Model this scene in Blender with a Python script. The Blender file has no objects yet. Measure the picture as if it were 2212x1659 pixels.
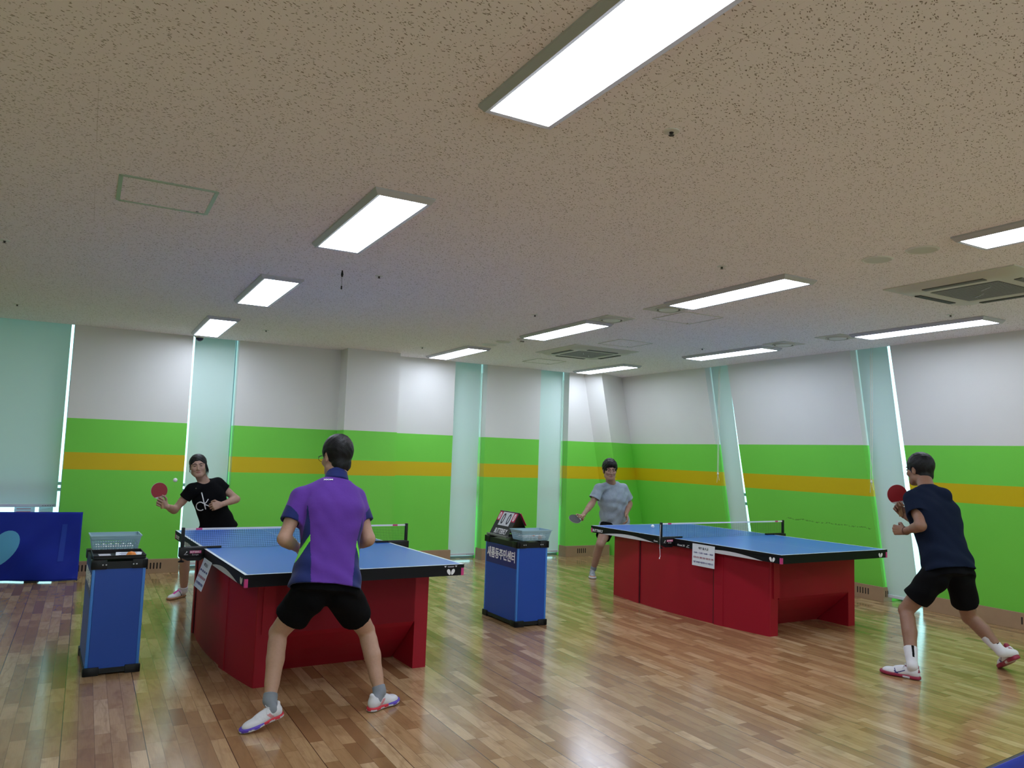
import bpy, bmesh, math, random
import numpy as np
from mathutils import Matrix, Vector
random.seed(5)
SC = bpy.context.scene
COL = SC.collection
# ------------------------------------------------------------------ camera
HD, PT, RL = [math.radians(a) for a in (28.7142, 5.2987, 1.9607)]
FPX, CH = 1663.52, 1.5459
cF = Vector((math.sin(HD)*math.cos(PT), math.cos(HD)*math.cos(PT), math.sin(PT)))
cR0 = Vector((math.cos(HD), -math.sin(HD), 0)); cU0 = cR0.cross(cF)
cR = math.cos(RL)*cR0+math.sin(RL)*cU0; cU = -math.sin(RL)*cR0+math.cos(RL)*cU0
cam = bpy.data.cameras.new('camera'); co = bpy.data.objects.new('camera', cam); COL.objects.link(co)
m = Matrix((cR, cU, -cF)).transposed().to_4x4(); m.translation = Vector((0, 0, CH)); co.matrix_world = m
cam.sensor_fit = 'HORIZONTAL'; cam.sensor_width = 36; cam.lens = 36*FPX/2212; cam.clip_end = 200; cam.clip_start = .02
SC.camera = co
# ------------------------------------------------------------------ daylight and exposure
w = bpy.data.worlds.new('daylight'); SC.world = w; w.use_nodes = True
bg = w.node_tree.nodes['Background']; bg.inputs[0].default_value = (.84, .96, 1.05, 1); bg.inputs[1].default_value = 3.3
SC.view_settings.view_transform = 'Standard'; SC.view_settings.look = 'None'
SC.view_settings.gamma = 1; SC.view_settings.use_curve_mapping = False
SC.view_settings.exposure = 0.0
LAMP = 17.0
SC.cycles.use_denoising = True; SC.cycles.max_bounces = 10; SC.cycles.diffuse_bounces = 6
SC.cycles.transparent_max_bounces = 24; SC.cycles.sample_clamp_indirect = 6

def at(px, py, Y):            # the point of the plane y = Y seen at a pixel of the 2212 x 1659 frame
    d = cF*FPX+cR*(px-1106)-cU*(py-829.5)
    t = Y/d.y
    return np.array([d.x*t, d.y*t, CH+d.z*t])
# ------------------------------------------------------------------ materials
def srgb(r, g, b):
    f = lambda c: (c/12.92 if c <= .04045 else ((c+.055)/1.055)**2.4)
    return (f(r/255), f(g/255), f(b/255))
def newmat(name):
    m = bpy.data.materials.new(name); m.use_nodes = True
    return m, m.node_tree, m.node_tree.nodes['Principled BSDF']
def mat(name, col, rough=.6, metal=0, bump=0, bscale=60, spec=.5, var=0, sheen=0, coat=0):
    m, nt, p = newmat(name)
    p.inputs['Base Color'].default_value = (*col, 1); p.inputs['Roughness'].default_value = rough
    p.inputs['Metallic'].default_value = metal; p.inputs['Specular IOR Level'].default_value = spec
    if sheen: p.inputs['Sheen Weight'].default_value = sheen
    if coat: p.inputs['Coat Weight'].default_value = coat
    tc = nt.nodes.new('ShaderNodeTexCoord')
    n = nt.nodes.new('ShaderNodeTexNoise'); n.inputs['Scale'].default_value = bscale; n.inputs['Detail'].default_value = 4
    nt.links.new(tc.outputs['Object'], n.inputs['Vector'])
    if bump:
        b = nt.nodes.new('ShaderNodeBump'); b.inputs['Strength'].default_value = bump; b.inputs['Distance'].default_value = .01
        nt.links.new(n.outputs['Fac'], b.inputs['Height']); nt.links.new(b.outputs['Normal'], p.inputs['Normal'])
    if var:
        mx = nt.nodes.new('ShaderNodeMix'); mx.data_type = 'RGBA'; mx.blend_type = 'MULTIPLY'; mx.inputs[0].default_value = 1
        rp = nt.nodes.new('ShaderNodeMapRange'); rp.inputs[1].default_value = .3; rp.inputs[2].default_value = .7
        rp.inputs[3].default_value = 1-var; rp.inputs[4].default_value = 1
        nt.links.new(n.outputs['Fac'], rp.inputs[0]); mx.inputs[6].default_value = (*col, 1)
        nt.links.new(rp.outputs[0], mx.inputs[7]); nt.links.new(mx.outputs[2], p.inputs['Base Color'])
    return m
class NT:                      # short node maths
    def __init__(s, nt): s.nt = nt
    def math(s, op, a, b=None, c=None, clamp=False):
        n = s.nt.nodes.new('ShaderNodeMath'); n.operation = op; n.use_clamp = clamp
        for i, v in enumerate((a, b, c)):
            if v is None: continue
            if isinstance(v, (int, float)): n.inputs[i].default_value = v
            else: s.nt.links.new(v, n.inputs[i])
        return n.outputs[0]
    def node(s, t, **k):
        n = s.nt.nodes.new(t)
        for a, v in k.items(): setattr(n, a, v)
        return n
    def link(s, a, b): s.nt.links.new(a, b)
    def xyz(s, v=None):
        n = s.nt.nodes.new('ShaderNodeSeparateXYZ')
        if v is None:
            tc = s.nt.nodes.new('ShaderNodeTexCoord'); v = tc.outputs['Object']
        s.link(v, n.inputs[0]); return n.outputs
    def comb(s, x, y, z=0):
        n = s.nt.nodes.new('ShaderNodeCombineXYZ')
        for i, v in enumerate((x, y, z)):
            if isinstance(v, (int, float)): n.inputs[i].default_value = v
            else: s.link(v, n.inputs[i])
        return n.outputs[0]
    def mix(s, f, a, b, blend='MIX'):
        n = s.nt.nodes.new('ShaderNodeMix'); n.data_type = 'RGBA'; n.blend_type = blend
        for i, v in ((0, f), (6, a), (7, b)):
            if isinstance(v, (int, float)): n.inputs[i].default_value = v
            elif isinstance(v, tuple): n.inputs[i].default_value = (*v, 1)
            else: s.link(v, n.inputs[i])
        return n.outputs[2]
    def white(s, v, dims='3D'):
        n = s.nt.nodes.new('ShaderNodeTexWhiteNoise'); n.noise_dimensions = dims
        s.link(v, n.inputs['Vector' if dims != '1D' else 'W']); return n.outputs
    def noise(s, v, scale, detail=3, dist=0):
        n = s.nt.nodes.new('ShaderNodeTexNoise'); n.inputs['Scale'].default_value = scale
        n.inputs['Detail'].default_value = detail; n.inputs['Distortion'].default_value = dist
        s.link(v, n.inputs['Vector']); return n.outputs['Fac']
    def ramp(s, v, a, b, c, d):
        n = s.nt.nodes.new('ShaderNodeMapRange'); s.link(v, n.inputs[0])
        for i, k in enumerate((a, b, c, d)): n.inputs[i+1].default_value = k
        return n.outputs[0]
def wall_material():
    m, nt, p = newmat('painted_wall'); T = NT(nt); x, y, z = T.xyz()
    tc = T.node('ShaderNodeTexCoord'); n1 = T.noise(tc.outputs['Object'], 1.7, 4); n2 = T.noise(tc.outputs['Object'], 90, 2)
    green = T.mix(n1, (.17, .62, .065), (.19, .68, .075)); yel = (.62, .46, .004); wht = T.mix(n1, (.68, .67, .645), (.74, .73, .71))
    a = T.math('GREATER_THAN', z, 1.2137); b = T.math('LESS_THAN', z, 1.4114); s_ = T.math('MULTIPLY', a, b)
    c = T.mix(s_, green, yel); c = T.mix(T.math('GREATER_THAN', z, 1.8054), c, wht)
    # a long crack in the plaster of the leaning wall
    wv = T.noise(T.comb(y, 0, 0), 5, 5); cz = T.math('ADD', T.math('MULTIPLY', y, .012), T.math('ADD', .72, T.math('MULTIPLY', wv, .09)))
    d = T.math('ABSOLUTE', T.math('SUBTRACT', z, cz)); rag = T.noise(tc.outputs['Object'], 35, 3)
    near = T.math('LESS_THAN', d, T.math('MULTIPLY', rag, .014)); on = T.math('MULTIPLY', near, T.math('GREATER_THAN', x, 7.9))
    on = T.math('MULTIPLY', on, T.math('GREATER_THAN', y, 5.95)); on = T.math('MULTIPLY', on, T.math('LESS_THAN', y, 7.2))
    on = T.math('MULTIPLY', on, T.math('GREATER_THAN', rag, .47))
    c = T.mix(T.math('MULTIPLY', on, .55), c, (.05, .14, .02))
    T.link(c, p.inputs['Base Color']); p.inputs['Roughness'].default_value = .55; p.inputs['Specular IOR Level'].default_value = .35
    bp = T.node('ShaderNodeBump'); bp.inputs['Strength'].default_value = .12; bp.inputs['Distance'].default_value = .004
    T.link(n2, bp.inputs['Height']); T.link(bp.outputs[0], p.inputs['Normal'])
    return m
def floor_material():
    m, nt, p = newmat('strip_parquet'); T = NT(nt); x, y, z = T.xyz(); W_, L_ = .0765, .40
    u = T.math('DIVIDE', x, W_); row = T.math('FLOOR', u)
    ro = T.white(T.comb(row, 3.3, 1), '3D')[0]
    v = T.math('ADD', T.math('DIVIDE', y, L_), T.math('MULTIPLY', ro, 7.3))
    # uneven block lengths
    v2 = T.math('ADD', v, T.math('MULTIPLY', T.math('SINE', T.math('MULTIPLY', v, 2.1)), .28))
    blk = T.math('FLOOR', v2)
    rnd = T.white(T.comb(row, blk, 5), '3D'); r1 = rnd[0]
    sep = T.node('ShaderNodeSeparateColor'); T.link(rnd[1], sep.inputs[0])
    cr = T.node('ShaderNodeValToRGB'); e = cr.color_ramp
    cols = [(0, (.26, .135, .058)), (.10, (.33, .185, .082)), (.35, (.41, .245, .115)), (.65, (.47, .292, .142)), (.88, (.54, .352, .185)), (1, (.62, .43, .245))]
    while len(e.elements) < len(cols): e.elements.new(.5)
    for el, (ps, c) in zip(e.elements, cols): el.position = ps; el.color = (*c, 1)
    T.link(r1, cr.inputs[0])
    # grain, shifted per block
    gx = T.math('ADD', T.math('MULTIPLY', x, 10), T.math('MULTIPLY', r1, 37)); gy = T.math('ADD', T.math('MULTIPLY', y, 1.6), T.math('MULTIPLY', sep.outputs[1], 19))
    gv = T.comb(gx, gy, T.math('MULTIPLY', sep.outputs[2], 11))
    warp = T.noise(gv, .9, 2); rings = T.math('SINE', T.math('ADD', T.math('MULTIPLY', warp, 30), T.math('MULTIPLY', gx, 1.1)))
    rings = T.ramp(rings, .2, 1, 0, 1)
    fine = T.noise(T.comb(T.math('MULTIPLY', x, 240), T.math('MULTIPLY', y, 9), 0), 1, 4)
    blot = T.noise(T.comb(T.math('MULTIPLY', x, 14), T.math('MULTIPLY', y, 6), sep.outputs[1]), 1, 4, .6)
    c = T.mix(T.math('MULTIPLY', rings, .26), cr.outputs[0], (.26, .14, .062))
    c = T.mix(T.ramp(fine, .35, .75, .0, .30), c, (.22, .12, .055))
    c = T.mix(T.ramp(blot, .50, .74, .0, .55), c, (.24, .125, .055))
    fx = T.math('FRACT', u); ex = T.math('MINIMUM', fx, T.math('SUBTRACT', 1, fx)); gap = T.math('LESS_THAN', ex, .014)
    fy = T.math('FRACT', v2); ey = T.math('MINIMUM', fy, T.math('SUBTRACT', 1, fy)); gap2 = T.math('LESS_THAN', ey, .003)
    c = T.mix(T.math('MULTIPLY', T.math('MAXIMUM', gap, gap2), .55), c, (.05, .024, .01))
    f5 = T.math('FRACT', T.math('DIVIDE', u, 5)); g5 = T.math('LESS_THAN', f5, .009)
    c = T.mix(T.math('MULTIPLY', g5, .85), c, (.02, .012, .006))
    T.link(c, p.inputs['Base Color'])
    T.link(T.ramp(fine, .3, .8, .13, .23), p.inputs['Roughness']); p.inputs['Specular IOR Level'].default_value = .62
    bp = T.node('ShaderNodeBump'); bp.inputs['Strength'].default_value = .10; bp.inputs['Distance'].default_value = .003
    hh = T.math('ADD', T.math('MULTIPLY', T.noise(T.comb(T.math('MULTIPLY', x, 13), T.math('MULTIPLY', y, 2.2), 0), 1, 2), 1.0), T.math('MULTIPLY', T.math('MAXIMUM', gap, gap2), -.04))
    T.link(hh, bp.inputs['Height']); T.link(bp.outputs[0], p.inputs['Normal'])
    return m
def ceiling_material():
    m, nt, p = newmat('fissured_ceiling_tile'); T = NT(nt); x, y, z = T.xyz()
    tc = T.node('ShaderNodeTexCoord'); warp = T.noise(tc.outputs['Object'], 9, 2)
    base = (.93, .87, .91)
    c = T.mix(T.noise(tc.outputs['Object'], 2.2, 3), base, (.94, .90, .94))
    dark = (.17, .125, .085)
    for ang, sx, sy, th, off, keep in ((.55, 52, 150, .20, 0, .42), (-.35, 46, 130, .17, 5, .55), (.1, 95, 120, .16, 9, .5)):
        a = T.math('ADD', ang, T.math('MULTIPLY', T.math('SUBTRACT', warp, .5), 3.2 if sy > 125 else 1.2))
        ca, sa = math.cos(ang), math.sin(ang)
        u = T.math('ADD', T.math('MULTIPLY', x, ca), T.math('MULTIPLY', y, sa)); v = T.math('SUBTRACT', T.math('MULTIPLY', y, ca), T.math('MULTIPLY', x, sa))
        v = T.math('ADD', v, T.math('MULTIPLY', warp, .045))
        vo = T.node('ShaderNodeTexVoronoi'); vo.inputs['Scale'].default_value = 1
        T.link(T.comb(T.math('MULTIPLY', u, sx), T.math('MULTIPLY', v, sy), off), vo.inputs['Vector'])
        sp = T.node('ShaderNodeSeparateColor'); T.link(vo.outputs['Color'], sp.inputs[0])
        thr = T.math('MULTIPLY', sp.outputs[1], th*1.9)
        k = T.math('MULTIPLY', T.math('LESS_THAN', vo.outputs['Distance'], thr), T.math('GREATER_THAN', sp.outputs[0], keep))
        c = T.mix(T.math('MULTIPLY', k, .8), c, dark)
    # tile joints
    j1 = T.math('LESS_THAN', T.math('FRACT', T.math('DIVIDE', T.math('ADD', x, .06), .6)), .004)
    j2 = T.math('LESS_THAN', T.math('FRACT', T.math('DIVIDE', T.math('ADD', y, .1), .3)), .006)
    j = T.math('MAXIMUM', j1, j2); jn = T.ramp(T.noise(tc.outputs['Object'], 1.3, 2), .45, .6, 0, .35)
    c = T.mix(T.math('MULTIPLY', j, jn), c, (.25, .2, .15))
    T.link(c, p.inputs['Base Color']); p.inputs['Roughness'].default_value = .95; p.inputs['Specular IOR Level'].default_value = .1
    return m
def emit(name, col, s):
    m = bpy.data.materials.new(name); m.use_nodes = True; nt = m.node_tree; nt.nodes.clear()
    e = nt.nodes.new('ShaderNodeEmission'); e.inputs[0].default_value = (*col, 1); e.inputs[1].default_value = s
    o = nt.nodes.new('ShaderNodeOutputMaterial'); nt.links.new(e.outputs[0], o.inputs[0]); return m
def blind_material():
    m = bpy.data.materials.new('blind_fabric'); m.use_nodes = True; nt = m.node_tree; nt.nodes.clear(); T = NT(nt)
    x, y, z = T.xyz()
    d = nt.nodes.new('ShaderNodeBsdfDiffuse'); t = nt.nodes.new('ShaderNodeBsdfTranslucent')
    d.inputs[0].default_value = (.62, .73, .70, 1); t.inputs[0].default_value = (.022, .045, .036, 1)
    mx = nt.nodes.new('ShaderNodeAddShader'); o = nt.nodes.new('ShaderNodeOutputMaterial')
    nt.links.new(d.outputs[0], mx.inputs[0]); nt.links.new(t.outputs[0], mx.inputs[1]); nt.links.new(mx.outputs[0], o.inputs[0])
    return m
def glass_material():
    m = bpy.data.materials.new('window_glass'); m.use_nodes = True; nt = m.node_tree; nt.nodes.clear()
    t = nt.nodes.new('ShaderNodeBsdfTransparent'); t.inputs[0].default_value = (.72, .97, .95, 1)
    g = nt.nodes.new('ShaderNodeBsdfGlossy'); g.inputs['Roughness'].default_value = .02
    mx = nt.nodes.new('ShaderNodeMixShader'); mx.inputs[0].default_value = .07; o = nt.nodes.new('ShaderNodeOutputMaterial')
    nt.links.new(t.outputs[0], mx.inputs[1]); nt.links.new(g.outputs[0], mx.inputs[2]); nt.links.new(mx.outputs[0], o.inputs[0]); return m
def clear_glass():
    m = glass_material(); m.name = 'clear_glass'
    m.node_tree.nodes['Transparent BSDF'].inputs[0].default_value = (.95, .97, .96, 1); return m
def table_top_material():
    m, nt, p = newmat('table_playing_surface'); T = NT(nt); s, t, z = T.xyz()
    e = T.math('MINIMUM', T.math('MINIMUM', s, T.math('SUBTRACT', 1.525, s)), T.math('MINIMUM', t, T.math('SUBTRACT', 2.74, t)))
    ln = T.math('MAXIMUM', T.math('LESS_THAN', e, .02), T.math('LESS_THAN', T.math('ABSOLUTE', T.math('SUBTRACT', s, .7625)), .0015))
    T.link(T.mix(ln, (.030, .15, .56), (.78, .86, .88)), p.inputs['Base Color'])
    p.inputs['Roughness'].default_value = .30; p.inputs['Specular IOR Level'].default_value = .55
    n = T.noise(T.comb(T.math('MULTIPLY', s, 300), T.math('MULTIPLY', t, 300), 0), 1, 1)
    bp = T.node('ShaderNodeBump'); bp.inputs['Strength'].default_value = .08; bp.inputs['Distance'].default_value = .001
    T.link(n, bp.inputs['Height']); T.link(bp.outputs[0], p.inputs['Normal'])
    return m
def cloth(name, col, var=.12, bump=.5, bscale=9, rough=.85): return mat(name, col, rough, bump=bump, bscale=bscale, var=var, spec=.25, sheen=.1)
M = dict(
 wall=wall_material(), floor=floor_material(), ceil=ceiling_material(), lamp=emit('lamp_diffuser', (.89, .98, 1.16), LAMP),
 blind=blind_material(), glass=glass_material(), glass2=clear_glass(), ttop=table_top_material(),
 lampframe=mat('lamp_frame_grey', (.50, .50, .53), .45, metal=.1), base=mat('beige_baseboard', (.36, .23, .135), .5, var=.1, bscale=8),
 slot=mat('dark_slot', (.02, .014, .01), .9), alu=mat('window_frame_grey', (.30, .36, .38), .4, metal=.5), rail=mat('blind_rail_white', (.62, .66, .70), .45),
 white=mat('white_plastic', (.72, .72, .69), .45), offwhite=mat('offwhite_plastic', (.60, .59, .54), .5), grille=mat('grey_grille', (.16, .155, .15), .6, var=.3, bscale=120),
 darkslot=mat('vent_slot_dark', (.035, .03, .028), .6), alum=mat('hatch_aluminium', (.42, .50, .44), .35, metal=.4), black=mat('black_plastic', (.007, .007, .008), .4, spec=.3),
 blackm=mat('black_board_edge', (.006, .006, .008), .5, spec=.2), red=mat('red_laminate', (.33, .006, .020), .5, spec=.3, bump=.04, bscale=300), redd=mat('red_laminate_seam', (.05, .003, .005), .6),
 pink=mat('magenta_plastic', (.60, .045, .22), .45), ink=mat('white_lettering', (.84, .84, .86), .5), inkgrey=mat('pale_grey_inlay', (.62, .62, .66), .45),
 netmat=mat('net_cord', (.008, .016, .014), .7), tape=mat('net_tape_white', (.80, .80, .84), .6), steel=mat('steel', (.4, .4, .4), .35, metal=.9),
 bluep=mat('blue_panel', (.006, .060, .37), .42, bump=.05, bscale=200), bluee=mat('blue_panel_edge', (.04, .20, .62), .4), navyp=mat('navy_sign', (.012, .012, .15), .4),
 paper=mat('white_paper', (.74, .78, .84), .7), inkb=mat('printed_blue', (.04, .04, .22), .7), inkr=mat('printed_red', (.34, .05, .10), .7), inkk=mat('printed_black', (.03, .03, .05), .7),
 basket=mat('pale_blue_plastic', (.32, .50, .58), .4), orange=mat('orange_ball', (.85, .26, .03), .45), ball=mat('white_ball', (.85, .85, .83), .4),
 barrier=cloth('barrier_blue_fabric', (.006, .024, .36), bump=.5, bscale=4, rough=.6), bflap=mat('bright_blue_patch', (.0, .035, .40), .5), blogo=mat('light_blue_print', (.11, .42, .72), .6),
 rubber=mat('red_rubber', (.28, .012, .018), .45), brubber=mat('black_rubber', (.012, .012, .011), .5), wood=mat('handle_wood', (.35, .2, .1), .5), whiteedge=mat('paddle_edge_tape', (.6, .6, .58), .5),
 cord=mat('blind_cord', (.62, .62, .52), .6), digit=mat('scoreboard_card', (.68, .70, .74), .5), sred=mat('scoreboard_red', (.55, .02, .09), .5), clear=mat('clear_plastic', (.16, .16, .15), .2),
 skinA=mat('skin_light', (.50, .29, .205), .5, bump=.1, bscale=60, var=.08), skinB=mat('skin_tan', (.36, .20, .14), .5, bump=.1, bscale=60, var=.10), skinC=mat('skin_brown', (.27, .135, .085), .5, bump=.1, bscale=60, var=.08),
 skinW=mat('skin_woman', (.44, .26, .19), .5, bump=.1, bscale=60, var=.08),
 lips=mat('lips', (.30, .11, .09), .5), eye=mat('eye_dark', (.015, .010, .008), .3), hair=mat('black_hair', (.004, .0038, .0045), .5, bump=.25, bscale=160, spec=.3), stub=mat('thinning_hair', (.022, .018, .018), .6, bump=.4, bscale=160), brow=mat('eyebrow', (.03, .02, .018), .8),
 purple=cloth('purple_shirt', (.115, .035, .31)), navy=cloth('navy_shirt_panel', (.012, .022, .13)), lime=cloth('lime_stripe', (.20, .85, .05)),
 blackc=mat('black_cloth', (.0035, .0035, .0045), .9, bump=.4, bscale=14, spec=.1), blackt=mat('black_tee', (.004, .004, .005), .9, bump=.4, bscale=14, spec=.1), grey=cloth('grey_tee', (.33, .39, .46), bump=.9, var=.18, bscale=14), navytee=mat('navy_tee', (.006, .011, .028), .9, bump=.4, bscale=14, spec=.12),
 greysock=cloth('grey_sock', (.25, .27, .31)), whitesock=cloth('white_sock', (.72, .70, .74)), shoe=mat('white_shoe', (.68, .67, .71), .5, bump=.15, bscale=80), shoeg=mat('grey_shoe', (.34, .35, .40), .6, bump=.3, bscale=80),
 shoered=mat('red_shoe_trim', (.60, .025, .05), .5), shoeblue=mat('violet_shoe_trim', (.10, .05, .45), .5), maroon=mat('maroon_sole', (.28, .015, .05), .5), gum=mat('gum_sole', (.36, .17, .08), .6), sole=mat('white_sole', (.62, .60, .66), .55),
 magenta=mat('magenta_lace', (.60, .02, .30), .6), pinkm=mat('pale_red_mesh', (.62, .25, .28), .6), lens=mat('dark_dome', (.01, .012, .03), .08), concrete=mat('outer_slab', (.4, .4, .4), .9), outwall=mat('outer_ground', (.75, .75, .73), .9),
 bead=mat('bracelet_beads', (.12, .05, .03), .4),
)
# ------------------------------------------------------------------ mesh helpers
def mk(name, verts, faces, mats, parent=None, smooth=False, fm=None, loc=None):
    me = bpy.data.meshes.new(name); me.from_pydata([tuple(v) for v in verts], [], [tuple(f) for f in faces])
    for mm in (mats if isinstance(mats, (list, tuple)) else [mats]): me.materials.append(M[mm] if isinstance(mm, str) else mm)
    if fm is not None: me.polygons.foreach_set('material_index', fm)
    if smooth: me.polygons.foreach_set('use_smooth', [True]*len(me.polygons))
    me.update()
    o = bpy.data.objects.new(name, me); COL.objects.link(o)
    if parent is not None: o.parent = parent
    if loc is not None: o.location = loc
    return o
def tag(o, label=None, cat=None, group=None, kind=None):
    if label: o['label'] = label
    if cat: o['category'] = cat
    if group: o['group'] = group
    if kind: o['kind'] = kind
    return o
def thing(name, label, cat, loc=(0, 0, 0), rz=0, group=None):
    o = bpy.data.objects.new(name, None); COL.objects.link(o); o.location = loc; o.rotation_euler = (0, 0, rz); o.empty_display_size = .1
    return tag(o, label, cat, group)
class MB:
    def __init__(s): s.v = []; s.f = []; s.m = []
    def add(s, vs, fs, mi=0):
        n = len(s.v); s.v += [tuple(v) for v in vs]; s.f += [tuple(i+n for i in f) for f in fs]; s.m += [mi]*len(fs); return s
    def box(s, x0, y0, z0, x1, y1, z1, mi=0, bev=0):
        if bev:
            bm = bmesh.new(); bmesh.ops.create_cube(bm, size=1)
            for v in bm.verts: v.co = Vector(((x0+x1)/2+v.co.x*(x1-x0), (y0+y1)/2+v.co.y*(y1-y0), (z0+z1)/2+v.co.z*(z1-z0)))
            bmesh.ops.bevel(bm, geom=bm.edges[:], offset=bev, segments=2, affect='EDGES', profile=.6)
            bm.verts.index_update(); s.add([v.co[:] for v in bm.verts], [[v.index for v in f.verts] for f in bm.faces], mi); bm.free(); return s
        v = [(x, y, z) for z in (z0, z1) for y in (y0, y1) for x in (x0, x1)]
        return s.add(v, [(0, 2, 3, 1), (4, 5, 7, 6), (0, 1, 5, 4), (2, 6, 7, 3), (0, 4, 6, 2), (1, 3, 7, 5)], mi)
    def prism(s, poly, vec, mi=0):        # closed polygon of 3-D points pushed along vec
        n = len(poly); vec = np.array(vec, float); a = [np.array(q, float) for q in poly]
        return s.add(a+[q+vec for q in a], [tuple(range(n))[::-1], tuple(range(n, 2*n))]+[(i, (i+1) % n, (i+1) % n+n, i+n) for i in range(n)], mi)
    def tube(s, pts, r, n=8, mi=0, cap=True):
        pts = [Vector(q) for q in pts]; rs = r if isinstance(r, (list, tuple)) else [r]*len(pts); rings = []
        up = Vector((0, 0, 1)); vs = []; fs = []
        for i, q in enumerate(pts):
            d = (pts[min(i+1, len(pts)-1)]-pts[max(i-1, 0)]).normalized()
            a = d.cross(up); a = a.normalized() if a.length > .05 else d.cross(Vector((1, 0, 0))).normalized(); b = d.cross(a)
            for k in range(n):
                t = 2*math.pi*k/n; vs.append(q+float(rs[i])*(math.cos(t)*a+math.sin(t)*b))
        for i in range(len(pts)-1):
            for k in range(n): fs.append((i*n+k, i*n+(k+1) % n, (i+1)*n+(k+1) % n, (i+1)*n+k))
        if cap: fs += [tuple(range(n)), tuple(range((len(pts)-1)*n, len(pts)*n))[::-1]]
        return s.add(vs, fs, mi)
    def lathe(s, prof, c=(0, 0, 0), n=24, mi=0, ax='z'):
        vs = []; fs = []
        for r, h in prof:
            for k in range(n):
                t = 2*math.pi*k/n; q = (r*math.cos(t), r*math.sin(t), h)
                if ax == 'x': q = (q[2], q[0], q[1])
                if ax == 'y': q = (q[0], q[2], q[1])
                vs.append((q[0]+c[0], q[1]+c[1], q[2]+c[2]))
        for i in range(len(prof)-1):
            for k in range(n): fs.append((i*n+k, i*n+(k+1) % n, (i+1)*n+(k+1) % n, (i+1)*n+k))
        if prof[0][0] > 1e-6: fs.append(tuple(range(n))[::-1])
        if prof[-1][0] > 1e-6: fs.append(tuple(range((len(prof)-1)*n, len(prof)*n)))
        return s.add(vs, fs, mi)
    def xf(s, Mx): s.v = [tuple(Mx @ Vector(v)) for v in s.v]; return s
    def build(s, name, mats, parent=None, smooth=False, loc=None):
        o = mk(name, s.v, s.f, mats, parent, smooth, s.m, loc)
        bm = bmesh.new(); bm.from_mesh(o.data); bmesh.ops.remove_doubles(bm, verts=bm.verts, dist=1e-6); bmesh.ops.recalc_face_normals(bm, faces=bm.faces); bm.to_mesh(o.data); bm.free()
        if smooth: o.data.set_sharp_from_angle(angle=math.radians(40))
        return o
def text(body, size, name, mt, parent, origin, xdir, ydir, width=None, bold=0, depth=.0006, shear=0):
    cu = bpy.data.curves.new('t', 'FONT'); cu.body = body; cu.size = size; cu.align_x = 'CENTER'; cu.align_y = 'CENTER'; cu.offset = bold; cu.extrude = depth; cu.shear = shear; cu.resolution_u = 3
    o = bpy.data.objects.new('t', cu); COL.objects.link(o); bpy.context.view_layer.update()
    me = bpy.data.meshes.new_from_object(o.evaluated_get(bpy.context.evaluated_depsgraph_get())); bpy.data.objects.remove(o)
    X = Vector(xdir).normalized(); Yv = Vector(ydir).normalized(); Z = X.cross(Yv)
    xs = [v.co.x for v in me.vertices] or [0, 1]; ys = [v.co.y for v in me.vertices] or [0, 1]
    sx = (width/(max(xs)-min(xs))) if width else 1; cx = (max(xs)+min(xs))/2; cy = (max(ys)+min(ys))/2
    for v in me.vertices: v.co = Vector(origin)+X*((v.co.x-cx)*sx)+Yv*(v.co.y-cy)+Z*v.co.z
    me.materials.clear(); me.materials.append(M[mt]); me.name = name
    r = bpy.data.objects.new(name, me); COL.objects.link(r); r.parent = parent; return r
def copy_tree(o, parent=None):
    c = o.copy(); COL.objects.link(c)
    if parent is not None: c.parent = parent
    for ch in list(o.children): copy_tree(ch, c)
    return c
# ------------------------------------------------------------------ the room
YL, XR, TT, HC = 10.29, 8.2915, math.tan(math.radians(11.68)), 2.895
YB, XW = -3.6, -4.2           # unseen back and left ends of the room
TH = .36
XE = 9.2
b = MB(); b.box(XW-.4, YB-.4, -.2, XE+.2, YL+1.2, 0); tag(b.build('floor', 'floor'), 'brown strip parquet floor', kind='structure')
b = MB(); b.prism([(XW-.3, YB-.3, HC), (XR-HC*TT+.02, YB-.3, HC), (XR-HC*TT+.02, YL+.02, HC), (XW-.3, YL+.02, HC)], (0, 0, .12))
tag(b.build('ceiling', 'ceil'), 'speckled ceiling of mineral fibre tiles', kind='structure')
b = MB(); b.box(XW-.6, YB-.6, HC+.5, XE+.6, YL+1.6, HC+.6); tag(b.build('roof_slab', 'concrete'), 'slab above the ceiling', kind='structure')
HT = HC+.5
WL = [(-2.4, -.21), (1.08, 1.635), (4.68, 5.21), (6.15, 6.68)]
b = MB(); xs = [XW-.3]+[v for q in WL for v in q]+[XE]
for i in range(0, len(xs), 2): b.box(xs[i], YL, 0, xs[i+1], YL+TH, HT)
tag(b.build('wall_left', 'wall'), 'green and white wall with a yellow stripe and tall windows', kind='structure')
WR = [(2.95, 3.44), (5.39, 5.90), (7.86, 8.31)]
b = MB(); ys = [YB-.3]+[v for q in WR for v in q]+[YL+TH]
for i in range(0, len(ys), 2):
    y0, y1 = ys[i], ys[i+1]
    b.prism([(XR, y0, 0), (XR, y1, 0), (XR-HT*TT, y1, HT), (XR-HT*TT, y0, HT)], (TH, 0, 0))
tag(b.build('wall_right', 'wall'), 'leaning green and white wall with slanted windows', kind='structure')
b = MB(); b.box(XW-.3, YB-.3, 0, XW, YL+TH, HT); tag(b.build('wall_back_left', 'wall'), 'painted wall', kind='structure')
b = MB(); b.box(XW-.3, YB-.3, 0, XE, YB, .6); b.box(XW-.3, YB-.3, 2.6, XE, YB, HT)
WB = [(-3.4, -1.0), (-.2, 2.2), (3.0, 5.4), (6.0, 7.7)]; xs = [XW-.3]+[v for q in WB for v in q]+[XE]  # openings added in the unseen back wall to let in extra daylight
for i in range(0, len(xs), 2): b.box(xs[i], YB-.3, .6, xs[i+1], YB, 2.6)
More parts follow.
